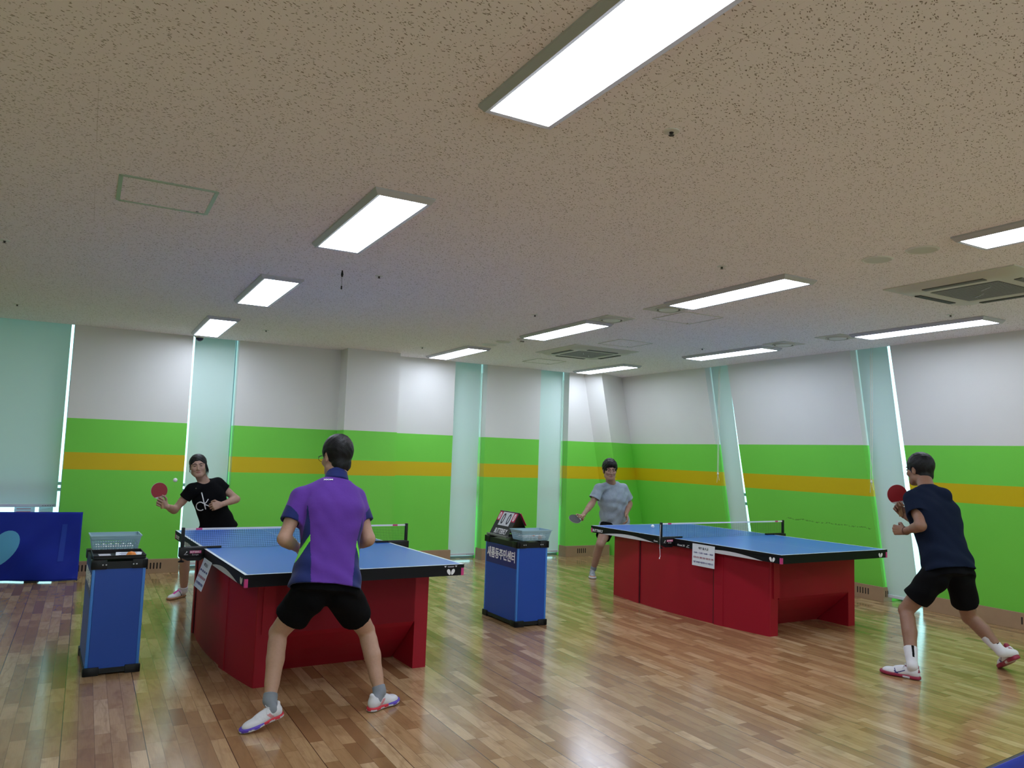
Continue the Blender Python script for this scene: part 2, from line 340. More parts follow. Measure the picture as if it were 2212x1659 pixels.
tag(b.build('wall_back', 'wall'), 'painted wall', kind='structure')
b = MB(); b.box(2.96, 9.97, 0, 3.70, YL+.01, HC+.01); tag(b.build('wall_pillar', 'wall'), 'square pillar in the wall', kind='structure')
b = MB(); lo_ = [(6.95, YL+.01), (7.09, 10.0), (7.69, 10.27), (7.72, YL+.01)]
b.add([(x+HC*TT, y, 0) for x, y in lo_]+[(x, y, HC+.005) for x, y in lo_], [(3, 2, 1, 0), (4, 5, 6, 7), (0, 1, 5, 4), (1, 2, 6, 5), (2, 3, 7, 6), (3, 0, 4, 7)])
tag(b.build('wall_corner_column', 'wall'), 'slanted column in the far corner', kind='structure')
# windows: frame, glass
def lwin(n, x0, x1):
    r = tag(bpy.data.objects.new('window_%d' % n, None), 'tall window behind a pale green blind', kind='structure'); COL.objects.link(r); yy = YL+.27
    f = MB(); t = .012
    f.box(x0, yy-.03, 0, x0+t, yy+.04, HT).box(x1-t, yy-.03, 0, x1, yy+.04, HT)
    for z in (0, .95, 1.02, HC+.2): f.box(x0+t, yy-.03, z, x1-t, yy+.04, z+.035)
    if x1-x0 > 1: f.box((x0+x1)/2-.02, yy-.03, 0, (x0+x1)/2+.02, yy+.04, HT)
    f.build('window_frame', 'alu', r); g = MB(); g.box(x0+t, yy, .03, x1-t, yy+.006, HT); g.build('glass_pane', 'glass', r)
for i, (a, c) in enumerate(WL): lwin(i+1, a, c)
def rx(z, d=0): return XR-z*TT+d
def rwin(n, y0, y1):
    r = tag(bpy.data.objects.new('window_%d' % n, None), 'slanted tall window behind a pale green blind', kind='structure'); COL.objects.link(r)
    f = MB(); t = .03; d = .27
    for (a, c) in ((y0, y0+t), (y1-t, y1)): f.prism([(rx(0, d), a, 0), (rx(0, d), c, 0), (rx(HT, d), c, HT), (rx(HT, d), a, HT)], (.06, 0, 0))
    for z in (.0, .95, 1.08, HC+.2): f.prism([(rx(z, d), y0+t, z), (rx(z, d), y1-t, z), (rx(z+.04, d), y1-t, z+.04), (rx(z+.04, d), y0+t, z+.04)], (.06, 0, 0))
    f.build('window_frame', 'alu', r)
    g = MB(); g.prism([(rx(.03, d+.03), y0+t, .03), (rx(.03, d+.03), y1-t, .03), (rx(HT, d+.03), y1-t, HT), (rx(HT, d+.03), y0+t, HT)], (.006, 0, 0)); g.build('glass_pane', 'glass', r)
for i, (a, c) in enumerate(WR): rwin(i+5, a, c)
for i, (a, c) in enumerate(WB):  # unseen windows, added behind the camera to brighten the ceiling
    r = tag(bpy.data.objects.new('window_%d' % (i+8), None), 'added unseen wide clear window behind the photographer', kind='structure'); COL.objects.link(r); f = MB()
    f.box(a, YB-.2, .6, a+.05, YB-.14, 2.6).box(c-.05, YB-.2, .6, c, YB-.14, 2.6).box((a+c)/2-.025, YB-.2, .6, (a+c)/2+.025, YB-.14, 2.6).box(a, YB-.2, .6, c, YB-.14, .65).box(a, YB-.2, 2.55, c, YB-.14, 2.6)
    f.build('window_frame', 'alu', r); g = MB(); g.box(a+.05, YB-.175, .65, c-.05, YB-.169, 2.55); g.build('glass_pane', 'glass2', r)
# ground outside
b = MB(); b.box(-30, YL+TH+.9, -.5, 40, 60, -.4); b.box(XE+.3, -30, -.5, 60, YL+TH+.9, -.4); b.box(-30, -40, -.5, XE+.3, YB-.6, -.4); tag(b.build('ground', 'outwall'), 'ground outside the windows', kind='structure')
# roller blinds
def lblind(x0, x1, zb, label, cordx=None):
    r = thing('roller_blind', label, 'blind', ((x0+x1)/2, YL+.175, zb), group='roller blinds along the straight wall'); h = HT-.12-zb
    n = 10; vs = []; fs = []
    for i in range(n+1):
        x = (x0-x1)/2+(x1-x0)*i/n; yw = .003*math.sin(i*1.9)
        vs += [(x, yw, .03), (x, 0, h)]
    for i in range(n): fs.append((2*i, 2*i+2, 2*i+3, 2*i+1))
    mk('fabric', vs, fs, 'blind', r, True)
    q = MB(); q.box((x0-x1)/2, -.012, 0, (x1-x0)/2, .012, .035, bev=.004); q.build('bottom_rail', 'rail', r)
    # faint maker's print on the rail, too small to read
    q = MB()
    for k in range(5): q.box((x1-x0)/2-.14+k*.025, -.0135, .014, (x1-x0)/2-.123+k*.025, -.012, .019)
    q.build('rail_print', 'inkk', r)
    if cordx is not None:
        q = MB(); q.tube([(cordx, -.03, h-.5), (cordx, -.035, .75), (cordx+.012, -.035, .72), (cordx+.024, -.035, .75), (cordx+.02, -.03, h-.5)], .003, 6); q.build('pull_cord', 'cord', r)
lblind(-2.36, -.25, .77, 'widest pale green roller blind, stopping above the blue barrier')
lblind(1.12, 1.612, .05, 'narrow pale green roller blind behind the woman in black')
lblind(4.70, 5.190, .05, 'narrow pale green roller blind just right of the pillar wall section', .24)
lblind(6.17, 6.664, .05, 'narrow pale green roller blind nearest the slanted corner column', .235)
def rblind(y0, y1, label, cy):
    r = thing('roller_blind', label, 'blind', (rx(0), (y0+y1)/2, .05), group='slanted roller blinds on the leaning wall')
    X0 = rx(0); xt = rx(HT)+.135-X0; xb = rx(.05)+.045-X0; H = HT-.15-.05; h = (y1-y0)/2; vs = []; fs = []; n = 8
    for i in range(n+1):
        y = -h+2*h*i/n; vs += [(xb+.003*math.sin(i*2), y, .03), (xt+.02, y, H)]
    for i in range(n): fs.append((2*i, 2*i+2, 2*i+3, 2*i+1))
    mk('fabric', vs, fs, 'blind', r, True)
    q = MB(); q.box(xb-.012, -h, 0, xb+.012, h, .035, bev=.004); q.build('bottom_rail', 'rail', r)
    q = MB(); xc = rx(2.8)-.05-X0; yl = cy-(y0+y1)/2
    q.tube([(xc+.03, yl+.01, 2.9), (xc, yl+.01, 2.75), (xc-.0, yl+.012, 2.0), (xc, yl+.02, 1.35)], .0035, 6)
    q.tube([(xc+.03, yl-.01, 2.9), (xc, yl-.012, 2.75), (xc, yl-.01, 2.0), (xc, yl-.0, 1.35)], .0035, 6)
    q.lathe([(.001, -.02), (.012, -.01), (.014, .005), (.001, .02)], (xc, yl+.008, 1.34), 8); q.tube([(xc, yl+.01, 1.34), (xc+.004, yl-.015, 1.25)], .0025, 5); q.tube([(xc, yl+.01, 1.34), (xc+.004, yl+.03, 1.22)], .0025, 5)
    q.build('pull_cord', 'cord', r)
rblind(7.965, 8.30, 'pale green slanted roller blind behind the far end of the right net', 7.98)
rblind(5.50, 5.89, 'pale green slanted roller blind beside the head of the man in navy', 5.60)
rblind(3.03, 3.43, 'pale green slanted roller blind past the right edge of the picture', 3.2)
# baseboards with slot vents
def lbase(n, x0, x1, y, ends=(0, 0)):
    q = MB(); q.box(x0, y-.055, 0, x1, y+(.16 if y > 10 else .001), .165, bev=.003)
    if ends[0]: q.box(x0-.012, y-.055, 0, x0, y+.1, .165)
    if ends[1]: q.box(x1, y-.055, 0, x1+.012, y+.1, .165)
    o = tag(q.build('baseboard_left_%d' % n, 'base'), 'beige vented baseboard', kind='structure')
    s = MB(); x = x0+.22
    while x < x1-.2:
        for k in range(5): s.lathe([(.008, 0), (.008, .002)], (x+k*.036, y-.0565, .12), 8, ax='y'); s.lathe([(.008, 0), (.008, .002)], (x+k*.036, y-.0565, .06), 8, ax='y'); s.box(x+k*.036-.008, y-.0565, .06, x+k*.036+.008, y-.0545, .12)
        x += .75
    if len(s.v): tag(s.build('vent_slots', 'slot', o))
for n, (x0, x1, y) in enumerate(((XW, -2.385, YL), (-.225, 1.095, YL), (1.62, 2.96, YL), (2.945, 3.715, 9.97), (3.71, 4.695, YL), (5.195, 6.165, YL), (6.665, 7.5, YL))): lbase(n+1, x0, x1, y)
def rbase(n, y0, y1):
    q = MB(); q.box(XR-.055, y0, 0, XR+.10, y1, .165, bev=.003)
    o = tag(q.build('baseboard_right_%d' % n, 'base'), 'beige vented baseboard', kind='structure'); s = MB(); y = y0+.2
    while y < y1-.2:
        for k in range(5): s.box(XR-.0565, y+k*.036-.007, .055, XR-.0545, y+k*.036+.007, .125)
        y += .60
    for k in range(3):
        s.box(XR-.02+k*.036, y0-.0015, .055, XR-.006+k*.036, y0+.0005, .125)
        s.box(XR-.02+k*.036, y1-.0005, .055, XR-.006+k*.036, y1+.0015, .125)
    s.build('vent_slots', 'slot', o)
for n, (a, c) in enumerate(((YB, 2.965), (3.425, 5.405), (5.885, 7.875), (8.295, 10.0))): rbase(n+1, a, c)
# ------------------------------------------------------------------ ceiling fittings
def lamp(x, y0, y1, wd=.335):
    r = thing('ceiling_light', 'x', 'light', (x, (y0+y1)/2, HC), group='rectangular ceiling lights'); L = (y1-y0)/2; W_ = wd/2; t = .034; f = .036
    q = MB(); o_ = [(-W_, -L), (W_, -L), (W_, L), (-W_, L)]; i1 = [(-W_+.020, -L+.020), (W_-.020, -L+.020), (W_-.020, L-.020), (-W_+.020, L-.020)]; i2 = [(-W_+f, -L+f), (W_-f, -L+f), (W_-f, L-f), (-W_+f, L-f)]
    vs = [(a, c, 0) for a, c in o_]+[(a, c, -.010) for a, c in o_]+[(a, c, -t) for a, c in i1]+[(a, c, -t+.004) for a, c in i2]+[(a, c, -.01) for a, c in i2]
    fs = [(3, 2, 1, 0)]+[(k*4+i, k*4+(i+1) % 4, (k+1)*4+(i+1) % 4, (k+1)*4+i) for k in range(4) for i in range(4)]
    q.add(vs, fs); q.build('lamp_frame', 'lampframe', r)
    q = MB(); q.box(-W_+f, -L+f, -t+.005, W_-f, L-f, -t+.010); q.build('lamp_diffuser', 'lamp', r); return r
proto = None
LG = [(1.40, 1.30, 2.60, 'large lit ceiling light at the top edge of the picture'), (1.37, 3.72, 5.0, 'lit ceiling light above the purple-shirted man, second of the left row'), (1.27, 6.15, 7.45, 'lit ceiling light, third in the left row, before the dome camera one'),
 (1.18, 8.52, 9.98, 'lit ceiling light above the black dome camera'), (4.47, 1.32, 2.62, 'lit ceiling light cut by the right edge of the picture'), (4.41, 3.78, 5.09, 'lit ceiling light above a round vent and hatch, nearest whole one in middle row'),
 (4.36, 6.19, 7.52, 'lit ceiling light between round vent and smoke detector, middle row'), (4.25, 8.65, 10.0, 'lit ceiling light farthest away in the middle row'), (6.90, 3.82, 5.17, 'bluish lit ceiling light above the man in navy, by the right wall'),
 (6.83, 6.27, 7.62, 'lit ceiling light above the right table, touching a square vent'), (6.75, 8.76, 10.05, 'smallest lit ceiling light, in front of the corner column'),
 (1.45, -1.15, .15, 'added unseen ceiling light behind the photographer, left row'), (4.5, -1.15, .15, 'added unseen ceiling light behind the photographer, middle row'), (6.95, 1.35, 2.65, 'added unseen ceiling light continuing the right row beyond the frame'), (6.95, -1.15, .15, 'added unseen ceiling light behind the photographer, right row'),  # from here on: unseen lamps added outside the frame for even illumination
 (-1.7, 1.35, 2.65, 'added unseen ceiling light far left of the frame, near'), (-1.7, 6.15, 7.45, 'added unseen ceiling light far left of the frame, far')]
for i, (x, y0, y1, lb) in enumerate(LG):
    lamp(x, y0, y1)['label'] = lb
def cassette(x, y, label, rz=0):
    r = thing('air_conditioner', label, 'air conditioner', (x, y, HC), rz); q = MB(); s = .475
    def rr(h, rad, z, n=5):
        out = []
        for cx_, cy_, a0 in ((h-rad, h-rad, 0), (-h+rad, h-rad, 90), (-h+rad, -h+rad, 180), (h-rad, -h+rad, 270)):
            for k in range(n): a = math.radians(a0+90*k/(n-1)); out.append((cx_+rad*math.cos(a), cy_+rad*math.sin(a), z))
        return out
    rings = [rr(s, .005, 0), rr(s, .005, -.008), rr(s-.03, .10, -.010), rr(s-.06, .10, -.032), rr(s-.20, .05, -.040), rr(s-.23, .02, -.034)]
    vs = [v for g in rings for v in g]; n = 20
    q.add(vs, [(k*n+i, k*n+(i+1) % n, (k+1)*n+(i+1) % n, (k+1)*n+i) for k in range(5) for i in range(n)]); q.build('panel', 'offwhite', r, True)
    q = MB(); q.box(-.245, -.245, -.037, .245, .245, -.03); q.build('intake_grille', 'grille', r)
    for k in range(-8, 9):
        pass
    q = MB()
    for k in range(-9, 10):
        for j in (-1, 1): q.box(k*.025-.0015, min(0, j*.24), -.039, k*.025+.0015, max(0, j*.24), -.0365)
    q.tube([(-.13, -.13, -.041), (-.05, -.02, -.041)], .004, 6); q.tube([(.13, .13, -.041), (.05, .02, -.041)], .004, 6); q.build('grille_bars', 'lampframe', r)
    for k in range(4):
        a = k*math.pi/2; q = MB(); q.box(-.22, .335, -.0415, .22, .385, -.0335); q.xf(Matrix.Rotation(a, 4, 'Z')); q.build('air_outlet', 'darkslot' if k in (0, 3) else 'grille', r)
cassette(5.67, 3.22, 'large square ceiling air conditioner at the right edge of the picture')
cassette(5.50, 8.10, 'square ceiling air conditioner far away above the basket stand')
def hatch(x, y, sx, sy, label, fr='alum'):
    r = thing('ceiling_hatch', label, 'hatch', (x, y, HC)); q = MB(); w_ = .02 if fr == 'alum' else .008
    for a in (-1, 1): q.box(a*sx/2-w_/2, -sy/2, -.006, a*sx/2+w_/2, sy/2, 0).box(-sx/2, a*sy/2-w_/2, -.006, sx/2, a*sy/2+w_/2, 0)
    q.build('hatch_frame', fr, r); q = MB(); q.box(-sx/2+w_/2, -sy/2+w_/2, -.002, sx/2-w_/2, sy/2-w_/2, 0); q.build('hatch_panel', 'ceil', r)
    q = MB(); q.lathe([(.008, 0), (.008, -.008), (.002, -.009)], (sx/2-.05, sy/2-.03, 0), 10); q.build('latch', 'steel', r)
hatch(.285, 4.52, .46, .46, 'square ceiling hatch with greenish metal frame, upper left'); hatch(4.88, 5.51, .46, .46, 'faint square ceiling hatch below the middle row vent', 'offwhite')
hatch(5.42, 7.18, .46, .44, 'faint square ceiling hatch behind the far air conditioner', 'offwhite'); hatch(5.62, 9.33, .46, .44, 'faint square ceiling hatch beside the farthest middle light', 'offwhite')
def vent(x, y, label):
    r = thing('air_diffuser', label, 'vent', (x, y, HC)); q = MB(); q.box(-.16, -.16, -.008, .16, .16, 0, bev=.002); q.build('plate', 'offwhite', r)
    q = MB(); q.lathe([(.120, -.008), (.120, -.02), (.105, -.02), (.105, -.008)], n=32); q.build('outer_ring', 'offwhite', r, True)
    q = MB(); q.lathe([(.104, -.0085), (.104, -.010), (.001, -.010)], n=32); q.build('dark_gap', 'darkslot', r); q = MB(); q.lathe([(.001, -.02), (.085, -.02), (.088, -.012), (.001, -.011)], n=32); q.build('disc', 'white', r, True)
vent(4.44, 5.26, 'square plate with round air vent beside the nearest whole middle light'); vent(4.36, 6.00, 'square plate with round air vent at the near end of second middle light')
vent(6.80, 5.36, 'square plate with round air vent at the far end of the bluish light'); vent(6.76, 6.04, 'square plate with round air vent touching the light over the right table')
for x, y, lb in ((4.41, 3.17, 'flat round ceiling speaker left of its twin, near the right edge'), (4.42, 2.87, 'flat round ceiling speaker right of its twin, near the right edge'), (4.25, 8.37, 'small flat round ceiling disc, left of two in the middle row'), (4.27, 8.04, 'small flat round ceiling disc, right of two in the middle row')):
    r = thing('ceiling_speaker', lb, 'speaker', (x, y, HC), group='flat round discs in the ceiling'); q = MB(); q.lathe([(.095, 0), (.095, -.004), (.086, -.009), (.082, -.005)], n=32); q.build('rim', 'white', r, True); q = MB(); q.lathe([(.0, -.0052), (.082, -.0052), (.082, 0)], n=32); q.build('grille_disc', 'offwhite', r)
for k, (x, y, lb) in enumerate(((2.01, 2.38, 'sprinkler head between the biggest light and right edge'), (1.89, 5.65, 'sprinkler head right of the hanging ceiling cord'), (3.75, 3.89, 'sprinkler head left of the two round speakers'), (3.67, 6.29, 'sprinkler head left of the second middle light'), (1.73, 9.13, 'sprinkler head right of the farthest left light'),
   (6.5, 3.97, 'sprinkler head in front of the bluish light'), (6.35, 6.9, 'sprinkler head in front of the light over the right table'), (3.70, 9.19, 'sprinkler head left of the farthest middle light'), (-.59, 6.22, 'sprinkler head at the left edge of the picture'), (-.71, 9.14, 'sprinkler head above the widest blind'))):
    r = thing('sprinkler', lb, 'sprinkler', (x, y, HC), group='ceiling sprinklers'); q = MB(); q.lathe([(.032, 0), (.032, -.004), (.012, -.006)], n=18); q.build('escutcheon', 'white', r, True)
    q = MB(); q.lathe([(.009, 0), (.009, -.010), (.005, -.012), (.005, -.016), (.012, -.018), (.012, -.019)], n=12); q.build('head', 'darkslot', r)
r = thing('dome_camera', 'small black dome security camera under the farthest left light', 'camera', (1.13, 10.12, HC)); q = MB(); q.lathe([(.058, 0), (.058, -.03), (.048, -.038)], n=24); q.build('housing', 'white', r, True)
q = MB(); q.lathe([(.046, -.03)]+[(.046*math.cos(a), -.036-.046*math.sin(a)) for a in np.linspace(0, 1.5, 7)], n=24); q.build('dome', 'lens', r, True)
r = thing('smoke_detector', 'small white detector with openings at the end of a middle row light', 'detector', (4.32, 7.70, HC)); q = MB(); q.lathe([(.05, 0), (.05, -.02), (.035, -.03)], n=20); q.build('housing', 'white', r, True)
q = MB()
for k in range(3): q.box(-.02+k*.016, -.030, -.042, -.012+k*.016, -.02, -.03)
q.lathe([(.026, -.03), (.024, -.044), (.001, -.045)], n=16, mi=1); q.build('sensor_head', ['darkslot', 'white'], r)
r = thing('hanging_cord', 'short black cord with a weight hanging from the ceiling', 'cord', (1.60, 5.65, HC)); q = MB(); q.lathe([(.004, 0), (.010, -.03), (.006, -.05), (.001, -.051)], n=10); q.build('anchor', 'black', r); q = MB(); q.tube([(0, 0, -.05), (.001, 0, -.12)], .0012, 6).tube([(0, 0, -.12), (.0, 0, -.145)], .006, 8); q.build('string', 'black', r)
# ------------------------------------------------------------------ table tennis tables
def sx_(t): u = (t-1.37)/1.12; return .035+.115*u*u
def side_shell(mb, t0, t1, z0, z1, side, off=0, n=14):   # curved side panel, side 0 left / 1 right
    pts = []
    for i in range(n+1):
        t = t0+(t1-t0)*i/n; s = sx_(t)+off; pts.append((s, t))
    pts2 = [(s+.018, t) for s, t in pts]
    poly = pts+pts2[::-1]
    if side: poly = [(1.525-s, t) for s, t in poly]
    mb.prism([(s, t, z0) for s, t in poly], (0, 0, z1-z0))
def butterfly(parent, o, X, Yv, sc=1, name='emblem'):
    X = Vector(X); Yv = Vector(Yv); Z = X.cross(Yv); q = MB()
    for sgn in (-1, 1):
        pts = []
        for k in range(20):
            a = 2*math.pi*k/20; u = .0125*math.cos(a)*sc; v = .022*math.sin(a)*sc; u *= (1+.25*math.sin(a)); rot = -sgn*.42
            uu = u*math.cos(rot)-v*math.sin(rot)+sgn*.0155*sc; vv = u*math.sin(rot)+v*math.cos(rot); pts.append(Vector(o)+X*uu+Yv*vv)
        if sgn < 0: pts = pts[::-1]
        q.prism(pts, Z*.0008)
    return q.build(name, 'ink', parent)
def table(ox, oy, ang, label, octet):
    r = thing('table_tennis_table', label, 'table', (ox, oy, 0), math.radians(ang))
    q = MB(); q.box(0, 0, .735, 1.525, 2.74, .7598, 1); q.add([(0, 0, .76), (1.525, 0, .76), (1.525, 2.74, .76), (0, 2.74, .76)], [(0, 1, 2, 3)], 0); q.box(0, 0, .7595, 1.525, 2.74, .76, 0)
    q.build('tabletop', ['ttop', 'blackm'], r)
    a = MB(); e = .004
    a.box(e, e, .682, .03, 2.736, .735).box(1.495, e, .682, 1.521, 2.736, .735).box(.03, e, .682, 1.495, .03, .735).box(.03, 2.71, .682, 1.495, 2.736, .735)
    ap = a.build('apron', 'blackm', r)
    for t0, t1 in ((.09, .99), (1.75, 2.65)):
        for s0, dx in ((e, -.001), (1.525-e, .001)):
            t0_, t1_ = (t0+.12, t1+.06) if t0 < 1 else (t0-.10, t1-.12)
            pts = [(s0, t0_, .6825)]+[(s0, t0_+(t1_-t0_)*k/16, .6825+.036*math.sin(math.pi*k/16)) for k in range(1, 16)]+[(s0, t1_, .6825)]
            q = MB(); q.prism(pts, (dx, 0, 0)); q.build('pale_inlay', 'inkgrey', ap)
    for s_ in (0, 1.525-.022):
        for t_ in (0, 2.74-.022):
            q = MB(); q.box(s_, t_, .681, s_+.022, t_+.022, .7345, bev=.003); tag(q.build('corner_cap', 'pink', ap), 'magenta corner cap')
    # marks along the left side (seen), facing -s: x runs towards -t
    Xl, Zu = (0, -1, 0), (0, 0, 1)
    butterfly(ap, (e-.0005, .105, .709), Xl, Zu)
    text('BUTTERFLY', .042, 'lettering', 'ink', ap, (e-.001, 2.615, .709), Xl, Zu, .19, .0006)
    if octet:
        text('Octet 25', .024, 'lettering', 'ink', ap, (e-.001, 1.245, .703), Xl, Zu, .105, .0002); text('Octet 25', .024, 'lettering', 'ink', ap, (e-.001, 1.60, .703), Xl, Zu, .105, .0002)
        q = MB(); q.tube([(e-.001, 1.165, .698), (e-.001, 1.148, .706), (e-.001, 1.150, .716)], .002, 6); q.tube([(e-.001, 1.150, .706), (e-.001, 1.130, .714)], .002, 6); q.box(e-.002, 1.130, .690, e, 1.170, .693); q.build('emblem', 'ink', ap)
    butterfly(ap, (1.422, e-.0005, .7085), (1, 0, 0), Zu); butterfly(ap, (1.525-1.422, 2.737, .7085), (-1, 0, 0), Zu)
    if not octet:
        for s_ in (1.375, 1.46):
            q = MB(); q.prism([(s_-.009, -.0002, .752), (s_+.009, -.0002, .752), (s_, -.0002, .741)], (0, -.0008, 0)); q.build('emblem', 'ink', ap)
        q = MB(); q.box(1.392, -.001, .7475, 1.445, 0, .7495).box(1.395, -.001, .742, 1.442, 0, .744); q.build('small_print', 'inkgrey', ap)
    # base
    for side in (0, 1):
        q = MB(); side_shell(q, .862, 1.94, 0, .682, side, .012); q.build('side_panel', 'red', r)
        for (a0, a1, near) in ((.25, .85, 1), (1.95, 2.49, 0)):
            q = MB(); side_shell(q, a0+.008, a1, 0, .682, side)
            fl = (lambda s: 1.525-s) if side else (lambda s: s)
            tt = a0 if near else a1; dr = 1 if near else -1
            if not near: q = MB(); side_shell(q, a0, a1-.008, 0, .682, side)
            s0 = sx_(tt); ed = tt
            # rounded corner, end face and inner return of the leg box
            poly = []
            for k in range(6):
                an = math.pi/2*k/5; poly.append((s0+.008-.008*math.cos(an), ed+dr*(.008-.008*math.sin(an))))
            poly += [(s0+.105, ed), (s0+.105, ed+dr*.36), (s0+.088, ed+dr*.36), (s0+.088, ed+dr*.018), (s0+.018, ed+dr*.03)]
            q.prism([(fl(s), t, 0) for s, t in poly], (0, 0, .682)); lg = q.build('leg_panel', 'red', r)
        for t_ in (.856, 1.945):
            q = MB(); s = sx_(t_)+.006; s = 1.525-s if side else s; q.box(s-.004, t_-.004, .002, s+.010, t_+.004, .68); q.build('seam', 'redd', r)
        q = MB(); side_shell(q, 1.955, 2.06, 0, .681, side, -.004, 4); q.build('cover_strip', 'red', r)
        q = MB(); side_shell(q, .74, .845, 0, .681, side, -.004, 4); q.build('cover_strip', 'red', r)
    for dr, t0 in ((1, .25), (-1, 2.49)):
        q = MB(); prof = [(t0-dr*.012, .682), (t0-dr*.012, .335), (t0+dr*.02, .30), (t0+dr*.15, .18), (t0+dr*.27, .08), (t0+dr*.36, .0)]
        prof2 = [(t+dr*.018, z) for t, z in prof][::-1]
        prof2[0] = (prof2[0][0], 0); lo = [(t, z) for t, z in prof]+prof2
        q.prism([(.262, t, z) for t, z in lo], (1.0, 0, 0))
        q.prism([(.185, t, z) for t, z in (prof[0], prof[1], (prof[1][0]+dr*.010, .335), (prof[0][0]+dr*.010, .682))], (1.155, 0, 0))
        q.build('end_panel', 'red', r)
    return r
TA = table(.9136, 4.9919, 2.8783, 'blue topped red table behind the man in purple, left table', False)
TB = table(5.3787, 4.8243, 2.3242, 'blue topped red table beside the man in navy, right table', True)
def net(T, label, cordend):
    r = thing('table_tennis_net', label, 'net', T.location[:], T.rotation_euler.z, 'net sets clamped on the two tables'); yn = 1.37; z0, z1 = .762, .9125; s0, s1 = -.1525, 1.6775
    q = MB(); d = .0006; n = 130
    for i in range(n+1):
        s = s0+(s1-s0)*i/n; q.box(s-d, yn-d, z0, s+d, yn+d, z1)
    for k in range(10):
        z = z0+(z1-.012-z0)*k/10; q.box(s0, yn-d, z-d, s1, yn+d, z+d)
    q.build('net_mesh', 'netmat', r)
    q = MB(); q.box(s0, yn-.0025, z1-.013, s1, yn+.0025, z1+.001); q.build('top_tape', 'tape', r)
    for s in (s0+.09, s1-.13): q = MB(); q.box(s, yn-.0035, z1-.0135, s+.045, yn+.0035, z1+.0015); tag(q.build('tape_tag', 'pink', r), 'pink tag on the tape')
    for sg, s in ((-1, s0), (1, s1)):
        p_ = MB(); p_.box(s-.012, yn-.012, .70, s+.012, yn+.012, z1+.008, bev=.006); po = p_.build('post', 'black', r, True)
        i0, i1 = (s, .13) if sg < 0 else (1.525-.13, s)
        q = MB(); q.box(i0, yn-.014, .7605, i1, yn+.014, .776, bev=.003)
        a, c = (s-.02, .02) if sg < 0 else (1.505, s+.02); q.box(a, yn-.028, .7, c, yn+.028, .772, bev=.005)
        mid = -.07 if sg < 0 else 1.595
        q.prism([(a, yn-.02, .702), (c, yn-.02, .702), (mid+.05, yn-.02, .672), (mid-.04, yn-.02, .672)], (0, .04, 0)); q.build('clamp', 'black', r, True)
        q = MB(); q.tube([(s+.0*sg, yn, .70), (s, yn, .672)], .004, 8).lathe([(.001, .66), (.022, .662), (.022, .668), (.008, .676), (.001, .677)], (s, yn, 0), 12); q.build('screw_knob', 'black', r, True)
    q = MB(); q.box(-.100, yn-.0295, .728, -.018, yn-.028, .748); tag(q.build('brand_plate', 'pink', r), 'pink name plate on the clamp')
    text('BUTTERFLY', .019, 'lettering', 'ink', r, (-.059, yn-.030, .738), (1, 0, 0), (0, 0, 1), .074, .0003); text('Europa', .016, 'lettering', 'inkgrey', r, (-.059, yn-.0286, .717), (1, 0, 0), (0, 0, 1), .045)
    q = MB(); q.tube([(-.135, yn-.029, .724), (-.126, yn-.029, .732), (-.122, yn-.029, .745)], .0015, 6); q.tube([(-.126, yn-.029, .732), (-.116, yn-.029, .742)], .0015, 6); q.box(-.14, yn-.0295, .718, -.112, yn-.028, .720); q.build('emblem', 'ink', r)
    if cordend:
        q = MB(); q.tube([(-.165, yn-.005, .90), (-.175, yn-.01, .78), (-.178, yn-.012, .68), (-.175, yn-.014, .62), (-.178, yn-.02, .585), (-.195, yn-.03, .57)], .0025, 6); q.lathe([(.001, 0), (.006, .004), (.004, .016), (.001, .018)], (-.198, yn-.032, .56), 8); q.build('tightening_string', 'tape', r)
    return r
net(TA, 'table tennis net on the left table, partly behind the man in purple', False); net(TB, 'table tennis net with dangling white string on the right table', True)
# printed notices
LINES = ('매주 월,수,금', '10:00 ~ 12:00 / 16:00 ~ 18:00', '공공스포츠 클럽 전용 사용으로 인해', '다른 코트를 이용해주시기 바랍니다')
def notice(T, t0, tilt, label, zt, soff):
    r = thing('notice_sheet', label, 'notice', T.location[:], T.rotation_euler.z); W_, H_ = .297, .21
    o = Vector((soff, t0, zt)); X = Vector((0, -1, 0)); 
    dn = Vector((-math.sin(tilt), 0, -math.cos(tilt))); X = (X+Vector((0, 0, 0))).normalized(); up = -dn; Z = X.cross(up)
    q = MB(); pts = [o-X*W_/2, o+X*W_/2, o+X*W_/2+dn*H_, o-X*W_/2+dn*H_]; q.prism(pts, Z*-.0012); q.build('sheet', 'paper', r)
    for k, (ln, sz, wd, mt) in enumerate(zip(LINES, (.026, .02, .02, .02), (.13, .255, .265, .265), ('inkk', 'inkb', 'inkr', 'inkb'))):
        text(ln, sz, 'printed_line', mt, r, o+dn*(.038+.045*k)+Z*.0008, X, up, wd, .0004, .0002)
    q = MB(); q.prism([o+X*.125+dn*.198+Z*.0003, o-X*.125+dn*.198+Z*.0003, o-X*.125+dn*.2+Z*.0003, o+X*.125+dn*.2+Z*.0003], Z*.0004); q.prism([o+X*.125+dn*.012+Z*.0003, o-X*.125+dn*.012+Z*.0003, o-X*.125+dn*.014+Z*.0003, o+X*.125+dn*.014+Z*.0003], Z*.0004); q.build('printed_rule', 'inkgrey', r)
notice(TB, .93, .02, 'white printed notice hanging on the side of the right table', .742, -.0015); notice(TA, 1.14, .30, 'white printed notice hanging on the side of the left table', .70, -.003)
